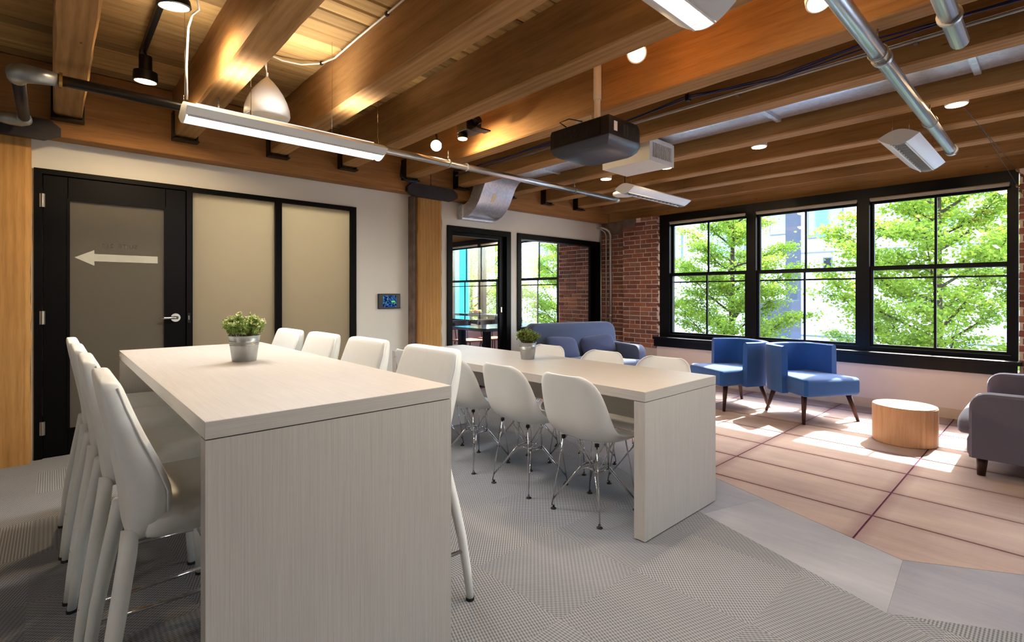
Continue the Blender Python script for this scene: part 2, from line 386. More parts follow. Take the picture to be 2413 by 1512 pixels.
# warm carpet: long panels between plum seams
for i in range(0, 9):
    for j in range(-2, 5):
        x0, y0 = 2.9+i*.479, .71+j*.96; gw = .0045
        gx = .0085; p = [(x0+gx, y0+gw), (x0+.479-gx, y0+gw), (x0+.479-gx, y0+.96-gw), (x0+gx, y0+.96-gw)]
        p = clip(clip(p, 0, -1, -YL), -1, 0, -XW); p = clip(p, 0, 1, -.6)
        if len(p) > 2: p = clip(p, iA[0], iA[1], iA[2]+.004)
        if len(p) > 2: p = clip(p, iB[0], iB[1], iB[2]+.004)
        if len(p) > 2: slab('carpet_panel', p, 'rug_warm', -.0058, -.0005)

# ceiling: boards over timber joists
ceiling = struct(MB().box(XB, 7.0, YB, 10.2, ZC+.03, ZC+.12).build('ceiling', 'ceiling_dark'))
bd = MB().box(-1.1, 6.95, .0045, .1325, 0, .03, .009, 1)
board = bd.build('ceiling_board', 'deck_wood', ceiling); board.location = (0, YL-.02, ZC)
for k in range(1, 45):
    b = board.copy(); COL.objects.link(b); b.location = (random.uniform(-.3, .3)*0, YL-.02-k*.137, ZC+random.uniform(-.002, .003))
bx('ceiling_board', 'deck_wood', ceiling, XB, 6.95, YB, -1.05, ZC, ZC+.03); bx('ceiling_board', 'deck_wood', ceiling, XB, -1.12, -1.05, YL, ZC, ZC+.03)
JR = [.167, .905, 1.645, 2.33, 3.065, 3.78, 4.575, 5.31, 6.01, 6.73]; JW = .163; ZJ = 2.55; GY = 5.0
def joist(x1, ybk, yfr):
    b = MB(); n = 40; rings = []
    for i in range(n+1):
        y = ybk+(yfr-ybk)*i/n; j = lambda a: random.uniform(-a, a)
        c = .008+abs(j(.006)); x0 = x1-JW
        rings.append([(x0+j(.003), y, ZC), (x0+j(.003), y, ZJ+c), (x0+c+j(.002), y, ZJ+j(.002)), (x1-c+j(.002), y, ZJ+j(.002)), (x1+j(.003), y, ZJ+c), (x1+j(.003), y, ZC)])
    return b.rings(rings).build('joist', 'joist_wood', ceiling)
for k, x1 in enumerate(JR):
    j = joist(x1, GY-.002, -2.6)
    if x1 < 6.5:
        h = MB(); x0 = x1-JW
        h.box(x0-.012, x0+.002, GY-.09, GY, ZJ-.03, ZJ+.19).box(x1-.002, x1+.012, GY-.05, GY, ZJ-.03, ZJ+.10).box(x0-.012, x1+.012, GY-.09, GY, ZJ-.035, ZJ-.022).build('joist_hanger', 'black_metal', j)
MB().box(-.9, 3.28, GY, YL-.002, 2.40, ZC, .006, 1).build('girder', 'girder_wood', ceiling)
MB().box(3.285, 6.72, GY, YL-.002, 2.40, ZC, .006, 1).build('girder', 'girder_wood', ceiling)
bx('header_beam', 'joist_wood', ceiling, 6.735, 6.95, -4.5, 10.0, 2.41, ZC)

# left partition with the frosted entrance and the openings to the meeting room
wl = MB(); T = .12; y0, y1 = YL, YL+T
wl.box(XB, -.101, y0, y1, 0, ZC); wl.box(-.101, 2.431, y0, y1, 2.18, ZC); wl.box(2.431, 3.632, y0, y1, 0, ZC)
wl.box(3.632, 4.699, y0, y1, 2.10, ZC); wl.box(4.699, 4.828, y0, y1, 0, ZC); wl.box(4.828, 6.699, y0, y1, 2.10, ZC); wl.box(4.828, 6.699, y0, y1, 0, .74); wl.box(6.699, 6.86, y0, y1, 0, ZC)
wall_left = struct(wl.build('wall_left', 'wall_paint'))
bx('baseboard', 'black_paint', wall_left, 2.44, 3.10, y0-.012, y0, 0, .09)
wb = struct(MB().box(XB-.1, XB, YB, YL+.1, 0, ZC).build('wall_back', 'wall_paint'))
wr = struct(MB().box(XB, 7.0, YB-.1, YB, 0, ZC).build('wall_right', 'wall_paint'))

# window wall: low wall, piers of brick
ww = MB(); ww.box(XW, 6.86, .262, 4.03, 0, .5); ww.box(XW, 6.86, -4.6, -.7, 0, .5)
wall_window = struct(ww.build('wall_window', 'low_wall_paint'))
struct(bx('baseboard_window', 'baseboard_vinyl', None, XW-.012, XW-.0005, .262, 4.03, 0, .10))
wall_up = struct(MB().box(6.72, 6.95, -4.6, -.7, 2.41, ZC).box(6.735+.22, 7.0, -4.6, 10.2, 2.41, ZC).build('wall_lintel', 'facade_white'))
BL, BH, BD, CH = .197, .058, .10, .068
def brick_meshes():
    out = []
    for L in (BL, .095, .145):
        for v in range(3):
            b = bmesh.new(); bmesh.ops.create_cube(b, size=1); bmesh.ops.scale(b, vec=(BD, L-.016, BH-.004), verts=b.verts)
            bmesh.ops.bevel(b, geom=[e for e in b.edges if all(q.co.x < 0 for q in e.verts)], offset=.005, segments=1, affect='EDGES')
            for q in b.verts: q.co += Vector([random.uniform(-.0022, .0022) for _ in range(3)])
            me = bpy.data.meshes.new('brick'); b.to_mesh(me); b.free(); me.materials.append(MATS['brick']); out.append((L, me))
    return out
BM = brick_meshes()
def brickwork(parent, xf, ya, yb, za, zb, skip=None):
    z = za; r = 0
    while z+CH <= zb+.01:
        y = ya; r += 1; first = True; hdr = (r % 6 == 0)
        while y < yb-.03:
            rem = yb-y
            if hdr and rem > .19: L = .095 if random.random() < .75 else BL
            elif first and r % 2: L = .095
            else: L = BL if random.random() < .85 else .145
            if L > rem: L = min((.095, .145, BL), key=lambda q: abs(q-rem))
            L = min(L, BL); me = random.choice([m for l, m in BM if l == L])
            yc = y+L/2
            if not (skip and skip(yc, z)):
                o = bpy.data.objects.new('brick', me); COL.objects.link(o); o.parent = parent
                sy = min(1.0, (rem+.004)/L) if L > rem else 1.0
                o.location = (xf+BD/2+random.uniform(-.003, .003), yc if sy == 1 else y+rem/2, z+CH/2+random.uniform(-.002, .002)); o.scale = (1, sy, 1)
            y += L; first = False
        z += CH
pier = struct(MB().box(XW+.012, 6.95, 4.038, 4.632, .43, 2.40).box(6.762, 6.95, 4.632, YL, 0, 2.41).build('wall_corner', 'mortar'))
bx('plaster_base', 'plaster', pier, XW-.003, XW+.3, 4.03, 4.64, 0, .435)
brickwork(pier, XW, 4.03, 4.64, .435, 2.40, lambda y, z: z > 2.24 and y > 4.40)
brickwork(pier, 6.75, 4.645, YL, .30, 2.20)
MB().box(XW+.004, XW+.1, 4.40, 4.638, 2.235, 2.40).box(6.755, 6.80, 4.64, YL-.002, 2.20, 2.41).build('concrete_patch', 'concrete_patch', pier)
pier2 = struct(MB().box(XW+.012, 6.95, -.7, .254, 0, 2.40).build('wall_pier', 'mortar'))
brickwork(pier2, XW, -.30, .262, .02, 2.38)
bx('brick_field', 'brick', pier2, XW, XW+.02, -.69, -.31, 0, 2.39)
pier3 = struct(MB().box(XW+.012, 6.95, YL+T, 5.99, 0, 2.40).build('wall_meeting_pier', 'mortar'))
brickwork(pier3, XW, YL+T+.005, 5.995, .70, 2.36)

def window_group(name, ys, ytop, ybot, sillx=True):
    """ys: list of (y0, y1) glass widths of the sash pairs; ybot < ytop are the outer frame ends"""
    w_ = struct(empty(name)); X0, X1 = WX-.05, WX+.10; z0, z1 = .60, 2.41
    f = MB(); f.box(X0, X1, ybot, ytop, 2.27, z1-.002).box(X0, X1, ybot, ytop, z0, .655)
    f.build('frame', 'window_paint', w_)
    edges = [ybot] + [v for (a, b) in sorted(ys) for v in (a, b)] + [ytop]
    for k in range(0, len(edges), 2):
        m = MB().box(X0, X1, edges[k], edges[k+1]-.028 if k < len(edges)-2 else edges[k+1], .655, 2.27) if k == 0 else MB().box(X0, X1, edges[k]+.028, edges[k+1]-(.028 if k < len(edges)-2 else 0), .655, 2.27)
        m.build('mullion', 'window_paint', w_)
    for (a, b) in ys:
        c = (a+b)/2
        def sash(nm, x0, x1, za, zb, rt, rb):
            s_ = MB().box(x0, x1, a-.028, a+.004, za, zb).box(x0, x1, b-.004, b+.028, za, zb).box(x0, x1, a, b, za, za+rb).box(x0, x1, a, b, zb-rt, zb).build(nm, 'window_paint', w_)
            bx('muntin', 'window_paint', s_, x0+.006, x1-.006, c-.011, c+.011, za+rb, zb-rt)
            for (p, q) in ((a, c-.011), (c+.011, b)):
                bx('pane', 'pane_glass', s_, (x0+x1)/2-.002, (x0+x1)/2+.002, p-.004, q+.004, za+rb-.004, zb-rt+.004)
        sash('lower_sash', WX-.02, WX+.012, .657, 1.548, .045, .03)
        sash('upper_sash', WX+.024, WX+.056, 1.50, 2.268, .03, .04)
        bx('screen_bar', 'window_paint', w_, WX+.075, WX+.09, a-.02, b+.02, 1.405, 1.425)
        s = MB().tube([(WX-.058, a-.02, 2.285), (WX-.058, b+.02, 2.285)], .013, 12).build('roller_shade', 'shade_fabric', w_, True)
        bx('shade_hem', 'shade_fabric', s, WX-.062, WX-.054, a-.015, b+.015, 2.258, 2.274)
    if sillx:
        s = MB().box(XW-.055, WX, ybot-.03, ytop+.045, .575, .612, .006, 2).build('sill', 'window_paint', w_)
        bx('apron', 'window_paint', s, XW-.04, XW-.001, ybot-.0, ytop+.03, .475, .574)
    return w_
window_group('window_1', [(2.79, 3.84), (1.56, 2.615), (.34, 1.40)], 4.028, .265)
window_group('window_added', [(-4.45, -3.4), (-3.2, -2.1), (-1.9, -.85)], -.72, -4.58)  # unseen window group, added to bring more daylight to the near floor
window_group('window_3', [(6.12, 7.12), (7.36, 8.22), (8.39, 9.35)], 9.47, 6.0, False)

# ------------------------------------------------------------------ entrance: door, frosted sidelights
d1 = struct(empty('door_1')); FY0, FY1 = YL-.02, YL+T+.01; BP = 'black_paint'
MB().box(-.101, -.056, FY0, FY1, 0, 2.18).box(-.056, .866, FY0, FY1, 2.142, 2.18).box(.866, .911, FY0, FY1, 0, 2.18).box(.911, 2.431, FY0, FY1, 2.135, 2.178).box(1.602, 1.661, FY0, FY1, .10, 2.135).box(2.368, 2.431, FY0, FY1, 0, 2.135).box(.911, 2.368, FY0, FY1, 0, .10).build('door_frame', BP, d1)
LY0, LY1 = YL-.004, YL+.04
leaf = MB().box(-.052, .089, LY0, LY1, .008, 2.138, .003, 1).box(.715, .862, LY0, LY1, .008, 2.138, .003, 1).box(.089, .715, LY0, LY1, .008, .2, .003, 1).box(.089, .715, LY0, LY1, 1.966, 2.138, .003, 1).build('door_leaf', BP, d1)
MB().box(.083, .101, LY0-.006, LY0, .188, 1.978).box(.703, .721, LY0-.006, LY0, .188, 1.978).box(.101, .703, LY0-.006, LY0, .188, .206).box(.101, .703, LY0-.006, LY0, 1.960, 1.978).build('glazing_bead', BP, leaf)
gp = bx('pane', 'frosted_glass', d1, .089, .715, YL+.012, YL+.02, .2, 1.966)
ar = [(.126, 1.524), (.247, 1.587), (.247, 1.556), (.661, 1.556), (.661, 1.498), (.247, 1.498), (.247, 1.462)]
MB().prism(ar, 'y', YL+.0105, YL+.0118).build('arrow_sign', 'arrow_vinyl', gp)
def text(name, body, size, mat, parent, loc, rot, mirror=False, depth=.0006):
    cu = bpy.data.curves.new(name, 'FONT'); cu.body = body; cu.size = size; cu.extrude = depth; cu.align_x = 'CENTER'; cu.align_y = 'CENTER'; cu.space_character = 1.08
    t_ = bpy.data.objects.new(name, cu); COL.objects.link(t_); bpy.context.view_layer.update()
    me = bpy.data.meshes.new_from_object(t_.evaluated_get(bpy.context.evaluated_depsgraph_get())); bpy.data.objects.remove(t_)
    if mirror: me.transform(Matrix.Scale(-1, 4, (1, 0, 0))); me.flip_normals()
    me.materials.clear(); me.materials.append(MATS[mat]); o = bpy.data.objects.new(name, me); COL.objects.link(o); o.parent = parent; o.location = loc; o.rotation_euler = rot; return o
text('suite_lettering', 'SUITE  210', .046, 'letter_vinyl', gp, (.408, YL+.0112, 1.625), (math.pi/2, 0, 0), True)
for z in (1.94, 1.06, .23):
    MB().tube([(-.054, YL-.026, z-.05), (-.054, YL-.026, z+.05)], .009, 10).box(-.07, -.04, YL-.024, YL-.02, z-.05, z+.05).build('hinge', 'hinge_metal', leaf, 'auto')
hd = MB().tube([(.785, LY0, 1.035), (.785, LY0-.012, 1.035)], .036, 24).tube([(.785, LY0-.01, 1.035), (.785, LY0-.055, 1.035)], .012, 12).build('door_handle', 'chrome', leaf, 'auto')
MB().tube([(.797, LY0-.05, 1.035), (.76, LY0-.056, 1.036), (.70, LY0-.056, 1.034), (.665, LY0-.05, 1.03)], [.012, .012, .010, .008], 12).build('lever', 'chrome', hd, True)
MB().box(.869, .893, FY0-.012, FY0, .985, 1.075, .002, 1).build('strike_box', 'black_metal', d1)
bx('strike_plate', 'hinge_metal', d1, .876, .884, FY0-.014, FY0-.012, 1.015, 1.05)
for (a, b) in ((.911, 1.602), (1.661, 2.368)): bx('pane', 'frosted_glass', d1, a, b, YL+.015, YL+.023, .10, 2.135)
# corridor behind the frosted glass, with its own ceiling lamp
hall = MB(); hall.box(-1.2, 3.5, 7.0, 7.08, 0, ZC).box(.86, .92, YL+T, 7.0, 0, ZC).box(-1.28, -1.2, YL+T, 7.08, 0, ZC).box(3.42, 3.5, YL+T, 10.1, 0, ZC)  # the cross partition is added to keep lamp light off the door pane
struct(hall.build('wall_corridor', 'wall_paint'))
cl = thing('corridor_lamp', 'round corridor ceiling lamp behind the frosted sidelights', 'lamp', (1.75, 6.3, 2.6))
MB().lathe([(.16, .0), (.16, .05), (.15, .33)], 24).build('housing', 'white_enamel', cl, 'auto'); MB().lathe([(.15, -.012), (.15, 0)], 24).build('diffuser', 'bulb_halo', cl)
lamp('POINT', 'corridor_light', cl, (0, 0, -.12), 34, (1, .76, .44), .12)

# ------------------------------------------------------------------ meeting room openings and what stands in there
d2 = struct(empty('door_2'))
MB().box(3.632, 3.705, FY0, FY1, 0, 2.10).box(3.705, 4.699, FY0, FY1, 2.03, 2.10).box(4.62, 4.699, FY0, FY1, 0, 2.03).build('door_frame', 'black_paint', d2)
sd_ = MB().box(4.53, 4.60, YL+.03, YL+.07, .01, 2.03).box(3.71, 3.735, YL+.04, YL+.07, .01, 2.03).box(3.735, 4.53, YL+.03, YL+.07, 1.985, 2.03).box(3.735, 4.53, YL+.03, YL+.07, .01, .16).build('door_leaf', 'black_paint', d2)
bx('pane', 'pane_glass', sd_, 3.735, 4.53, YL+.048, YL+.054, .16, 1.985)
bx('latch', 'hinge_metal', sd_, 4.545, 4.565, YL+.018, YL+.03, .99, 1.06)
w4 = struct(empty('window_4'))
MB().box(4.828, 4.894, FY0, FY1, .72, 2.10).box(6.60, 6.699, FY0, FY1, .72, 2.10).box(4.894, 6.60, FY0, FY1, 2.02, 2.10).box(4.894, 6.60, FY0, FY1, .72, .77).box(6.50, 6.60, YL+.03, YL+.07, .77, 2.02).build('frame', 'black_paint', w4)
bx('pane', 'pane_glass', w4, 4.894, 6.50, YL+.048, YL+.054, .77, 2.02)
struct(MB().box(3.42, 7.0, 10.1, 10.2, 0, ZC).build('wall_meeting_end', 'wall_paint'))
struct(MB().box(XW, 6.86, 5.99, 10.1, 0, .60).build('wall_meeting_window', 'low_wall_paint'))
for k, y in enumerate((6.3, 7.9, 9.5)): bx('joist', 'joist_wood', ceiling, 3.5, 6.7, y, y+.16, ZJ+.05, ZC)
ct = thing('window_counter', 'black window counter under the meeting room windows holding the fruit', 'counter', (6.42, 8.75, 0))
bx('worktop', 'dark_tabletop', ct, -.24, .17, -1.5, 1.25, .80, .845, bev=.004); bx('bracket', 'black_metal', ct, -.2, .17, -1.3, -1.26, .6, .80); bx('bracket', 'black_metal', ct, -.2, .17, 1.0, 1.04, .6, .80)
FP = (6.36, 8.08, .845)
pl = tag(MB().lathe([(.05, 0), (.12, .006), (.17, .022), (.165, .024), (.11, .011), (0.001, .009)], 28).build('fruit_plate', 'plate', None, 'auto', FP), 'shallow dark plate of apples on the window counter', 'plate')
def fruit(dx, dy, dz, mat, label):
    f = thing('apple', label, 'apple', (FP[0]+dx, FP[1]+dy, FP[2]+dz), random.uniform(0, 6), 'apples on the plate')
    MB().lathe([(.006, .004), (.018, 0), (.032, .012), (.038, .032), (.034, .054), (.02, .066), (.006, .06)], 14).build('flesh', mat, f, True)
    MB().tube([(0, 0, .058), (.004, 0, .078)], .002, 5).build('stem', 'bark', f)
for dx, dy, dz, m, lb in [(.0, .12, .012, 'apple_red', 'red and yellow apple at the left end of the plate'), (-.05, .055, .01, 'apple_green', 'green apple at the front left of the plate'), (0.01, -.005, .01, 'apple_green', 'green apple in the middle of the plate'),
                          (-.02, -.075, .01, 'apple_red', 'red apple right of the middle of the plate'), (.03, -.13, .014, 'apple_yellow', 'yellow apple at the right end of the plate'), (.0, .03, .072, 'apple_green', 'green apple lying on top of the others')]: fruit(dx, dy, dz, m, lb)
mt = thing('meeting_table', 'dark glossy meeting table seen through the partition windows', 'table', (5.4, 6.05, 0))
bx('tabletop', 'dark_tabletop', mt, -.78, .80, -.43, .41, .69, .735, bev=.004)
for sx in (-.70, .62):
    for sy in (-.36, .25): bx('leg', 'black_paint', mt, sx, sx+.09, sy, sy+.09, 0, .69)
def meeting_chair(loc, rz, label):
    c = thing('meeting_chair', label, 'chair', loc, rz, 'black chairs in the meeting room')
    MB().box(-.2, .2, -.2, .2, .44, .47, .01, 2).build('seat', 'chair_seat_wood', c, 'auto')
    MB().rings([[(-.20-.03*math.sin(math.pi*(i/8)), -.21+.42*i/8, z) for z in (.63, .79)]+[(-.215-.03*math.sin(math.pi*(i/8)), -.21+.42*i/8, z) for z in (.79, .63)] for i in range(9)]).build('backrest', 'dark_chair', c)
    for sx in (-1, 1):
        for sy in (-1, 1): MB().tube([(sx*.16, sy*.16, .44), (sx*.2, sy*.2, 0)], .009, 6).build('leg', 'black_metal', c)
    MB().tube([(-.18, -.12, .45), (-.21, -.14, .75)], .008, 6).build('back_post', 'black_metal', c); MB().tube([(-.18, .12, .45), (-.21, .14, .75)], .008, 6).build('back_post', 'black_metal', c)
meeting_chair((5.22, 6.80, 0), -math.pi/2, 'black chair behind the meeting table, below the apples'); meeting_chair((5.80, 6.82, 0), -math.pi/2, 'black chair at the meeting table beside the sliding door stile'); meeting_chair((6.36, 6.80, 0), -math.pi/2, 'black chair top showing above the left end of the blue sofa'); meeting_chair((4.36, 6.08, 0), 0, 'wooden seated chair at the left end of the meeting table')

# ------------------------------------------------------------------ timber posts with steel caps
def post(x0, x1, ya, label, cap):
    p = thing('timber_post', label, 'post', ((x0+x1)/2, ya, 0)); hw = (x1-x0)/2; n = 24; rr = []
    for i in range(n+1):
        z = 2.398*i/n; j = lambda: random.uniform(-.004, .004)
        bk = YL-.002-ya; rr.append([(-hw+j(), 0, z), (-hw, bk, z), (hw, bk, z), (hw+j()*1.6, 0, z), (hw-.03+j(), -.012, z), (-hw+.03+j(), -.012, z)])
    MB().rings(rr).build('shaft', 'post_wood', p)
    w2 = .285
    MB().prism([(-w2-.06, .0), (-w2-.06, .05), (-w2+.0, .1), (w2, .1), (w2+.06, .05), (w2+.06, 0), (w2-.03, -.045), (-w2+.03, -.045)], 'y', 4.94-ya, 4.997-ya).build('steel_cap', cap, p, loc=(0, 0, 2.398))
    return p
post(-.48, -.115, 5.08, 'broad yellow timber post beside the entrance door frame', 'steel_dark')
pst = post(3.12, 3.452, 5.02, 'orange timber post between the wall panel and the meeting room door', 'steel_dark')
bx('edge_strip', 'concrete_patch', pst, -.205, -.168, .03, .148, 0, 2.38)

# ------------------------------------------------------------------ laminate tables
def panel_table(name, label, x0, x1, ya, yb, h, slab_t, pt, apron):
    t = thing(name, label, 'table', ((x0+x1)/2, (ya+yb)/2, 0)); hx, hy = (x1-x0)/2, (yb-ya)/2
    tt = bx('tabletop', 'laminate_y', t, -hx, hx, -hy+.002, hy-.002, h-slab_t, h, bev=.001, seg=1)
    for a, b in ((-hy, -hy+.0022), (hy-.0022, hy)): bx('edge_band', 'laminate_x', tt, -hx+.0005, hx-.0005, a, b, h-slab_t+.0005, h-.0008)
    for a, b in ((-hy+.001, -hy+pt), (hy-pt, hy-.001)): bx('end_panel', 'laminate_z', t, -hx+.001, hx-.001, a, b, .006, h-slab_t-.003)
    bx('stretcher', 'laminate_y', t, apron, apron+.03, -hy+pt, hy-pt, h-slab_t-.20, h-slab_t-.001)
    for sx in (-1, 1):
        for sy in (-1, 1): MB().lathe([(.015, 0), (.015, .006)], 10, (sx*(hx-.04), sy*(hy-pt/2), 0)).build('glide', 'rubber', t)
    return t
panel_table('bar_table', 'tall pale laminate bar table in the foreground', .284, 1.043, 1.456, 3.66, .913, .045, .055, 0)
panel_table('low_table', 'long low pale laminate table with wire-legged chairs around it', 2.168, 2.925, 1.39, 3.90, .75, .05, .065, 0)

# ------------------------------------------------------------------ bar stools
def rrect(hx, hy, n=5, p=.35):
    out = []; r = min(hx, hy)*p*2 if False else min(hx, hy)*.9
    for cx, cy, a in ((hx-r, hy-r, 0), (-hx+r, hy-r, 90), (-hx+r, -hy+r, 180), (hx-r, -hy+r, 270)):
        for k in range(n): t_ = R(a+90*k/(n-1)); out.append((cx+r*math.cos(t_), cy+r*math.sin(t_)))
    return out
def sub(o, n=1):
    m = o.modifiers.new('smooth', 'SUBSURF'); m.levels = n; m.render_levels = n; return o
def make_stool():
    s = thing('bar_stool', '', 'bar stool', (0, 0, 0))
    rows = [(1.012, -.212, -.188, .155), (1.008, -.220, -.180, .185), (.995, -.225, -.174, .200), (.94, -.218, -.158, .210), (.86, -.203, -.128, .216), (.78, -.186, -.090, .217), (.71, -.172, -.062, .214), (.65, -.162, -.058, .203), (.60, -.154, -.072, .172), (.565, -.146, -.090, .13), (.55, -.140, -.105, .09)]
    rr = []
    for z, xo, xi, hw in rows:
        cx, hx = (xo+xi)/2, (xi-xo)/2
        rr.append([(cx+px+.028*(py/.21)**2, py, z) for px, py in rrect(hx, hw)])
    b = MB().rings(rr).build('backrest', 'white_leather', s, True); sub(b)
    for sg in (-1, 1):
        MB().tube([(xi-.008+.028*(hw/.21)**2 - (xi-xo)*.18, sg*(hw-.0015), z) for z, xo, xi, hw in rows[2:8]], .003, 6).build('piping', 'white_leather', b, True)
    se = MB(); xs = [(-.115, .57, .675, .18), (-.09, .562, .69, .19), (.0, .56, .685, .196), (.12, .562, .685, .194), (.20, .57, .682, .188), (.235, .59, .672, .18), (.242, .61, .655, .175)]
    sub(se.rings([[(x, py, (z0+z1)/2+pz) for pz, py in rrect((z1-z0)/2, hw)] for x, z0, z1, hw in xs]).build('seat', 'white_leather', s, True))
    for sg in (-1, 1):
        MB().tube([(-.135, sg*.135, .60), (-.142, sg*.15, .54), (-.165, sg*.178, .40), (-.188, sg*.20, .26), (-.206, sg*.212, .12), (-.218, sg*.216, .01)], [.0205, .0215, .0205, .019, .017, .0145], 14).build('leg', 'white_leather', s, True)
        MB().tube([(.165, sg*.155, .60), (.175, sg*.165, .52), (.19, sg*.18, .36), (.20, sg*.19, .2), (.208, sg*.195, .01)], [.0205, .021, .020, .018, .0145], 14).build('leg', 'white_leather', s, True)
        for x, y in ((-.218, .216), (.208, .195)): MB().lathe([(.0175, 0), (.0175, .011)], 12, (x, sg*y, 0)).build('foot_cap', 'rubber', s)
        MB().tube([(-.212, sg*.208, .205), (.202, sg*.19, .205)], .0075, 10).build('footrest_bar', 'chrome', s, True)
    MB().tube([(.200, -.19, .207), (.200, .19, .207)], .0085, 10).build('footrest_bar', 'chrome', s, True)
    return s
ORD = ['nearest', 'second', 'third', 'farthest']
st0 = make_stool(); first = True
for k, y in enumerate((1.83, 2.38, 2.89, 3.365)):
    s = st0 if first else copy_tree(st0); first = False
    s.location = ((.290, .274, .264, .256)[k], y, 0); s.rotation_euler = (0, 0, 0)
    tag(s, ['white leather bar stool nearest the camera, left of the tall table', 'second white bar stool from the camera along the tall table left side', 'third white bar stool from the camera along the tall table left side', 'white bar stool closest to the frosted door, left of the tall table'][k], 'bar stool', 'bar stools at the tall table')
for k, y in enumerate((1.83, 2.40, 2.90, 3.37)):
    s = copy_tree(st0); s.location = ((1.03, 1.02, .99, .96)[k], y, 0); s.rotation_euler = (0, 0, math.pi)
    tag(s, ['white bar stool right of the tall table nearest the camera, one leg showing', 'white bar stool second from the camera right of the tall table', 'white bar stool third from the camera right of the tall table', 'white bar stool right of the tall table closest to the frosted panels'][k], 'bar stool', 'bar stools at the tall table')

# ------------------------------------------------------------------ shell chairs on wire bases
def make_shell_chair():
    c = thing('shell_chair', '', 'chair')
    pf = [(.235, .398, .185, .00), (.225, .424, .205, .004), (.17, .436, .222, .016), (.08, .428, .230, .03), (-.02, .420, .233, .05), (-.11, .424, .234, .075), (-.17, .447, .234, .09), (-.205, .50, .233, .085), (-.225, .57, .230, .072), (-.242, .65, .222, .058), (-.258, .72, .208, .045), (-.27, .77, .180, .03), (-.276, .795, .140, .018), (-.278, .803, .10, .012)]
    NU = 17; b = bmesh.new(); grid = []
    for i, (x, z, hw, e) in enumerate(pf):
        a = pf[max(0, i-1)]; d = pf[min(len(pf)-1, i+1)]; tx, tz = d[0]-a[0], d[1]-a[1]; l = math.hypot(tx, tz); nx, nz = tz/l, -tx/l
        row = []
        for k in range(NU):
            u = -1+2*k/(NU-1); f = abs(u)**2.6*e
            row.append(b.verts.new((x+nx*f, hw*math.sin(u*math.pi/2*.96)/math.sin(math.pi/2*.96), z+nz*f)))
        grid.append(row)
    for i in range(len(grid)-1):
        for k in range(NU-1): b.faces.new((grid[i][k], grid[i][k+1], grid[i+1][k+1], grid[i+1][k]))
    m = MB(); m.join(b); sh = m.build('shell', 'white_shell', c, True)
    so_ = sh.modifiers.new('thick', 'SOLIDIFY'); so_.thickness = .0075; so_.offset = 0; ss = sh.modifiers.new('smooth', 'SUBSURF'); ss.levels = 1; ss.render_levels = 1
    F, r = .173, .0042; tops = [(sx*.125, sy*.115, .415) for sx in (-1, 1) for sy in (-1, 1)]
    for sx in (-1, 1):
        for sy in (-1, 1):
            ft = (sx*F, sy*F, .018); w_ = MB()
            w_.tube([(sx*.13, sy*.12, .418), ft], r, 7); w_.tube([ft, (sx*F*.96, sy*F*.96, .006)], r, 7)
            w_.tube([(sx*F*.965, sy*F*.965, .055), (sx*.05, sy*.062, .235), (sx*.055, 0, .25)], r*.9, 7)
            w_.tube([(sx*F*.96, sy*F*.96, .06), (sx*.062, sy*.05, .25), (0, sy*.055, .262)], r*.9, 7)
            w_.tube([(sx*.05, sy*.062, .235), (-sx*.02, sy*.12, .415)], r*.9, 7); w_.tube([(sx*.062, sy*.05, .25), (sx*.13, -sy*.02, .415)], r*.9, 7)
            lg = w_.build('leg', 'chrome', c, True)
            MB().lathe([(.017, 0), (.017, .004), (.007, .010), (.007, .020)], 10, (sx*F*.96, sy*F*.96, 0)).build('foot_pad', 'rubber', lg)
            MB().lathe([(.012, 0), (.012, .016)], 8, (sx*.13, sy*.12, .412)).build('mount', 'rubber', lg)
    MB().tube([(-.055, -.06, .25), (.055, -.06, .25), (.055, .06, .25), (-.055, .06, .25), (-.055, -.06, .25)], r, 7).tube([(-.058, -.06, .235), (.058, -.06, .235)], r, 7).tube([(-.058, .06, .235), (.058, .06, .235)], r, 7).build('brace', 'chrome', c, True)
    return c
ch0 = make_shell_chair(); first = True
LN = ['white shell chair in front of the low table, nearest its end panel', 'white shell chair at the low table, second from the near end panel', 'white shell chair at the low table half hidden by a bar stool back', 'white shell chair at the far left of the low table behind a bar stool']
RN = ['white shell chair beyond the low table, beside the blue armchair', 'white shell chair beyond the low table, in front of the sofa seat end', 'white shell chair beyond the low table, just right of the plant']
for k, y in enumerate((1.81, 2.34, 2.90, 3.46)):
    s = ch0 if first else copy_tree(ch0); first = False
    s.location = (2.30, y, 0); s.rotation_euler = (0, 0, R((0, -1, 2, 3)[k])); tag(s, LN[k], 'chair', 'shell chairs at the low table')
for k, y in enumerate((1.83, 2.36, 2.93)):
    s = copy_tree(ch0); s.location = (2.856, y, 0); s.rotation_euler = (0, 0, math.pi+R((2, -2, 1, 0)[k])); tag(s, RN[k], 'chair', 'shell chairs at the low table')

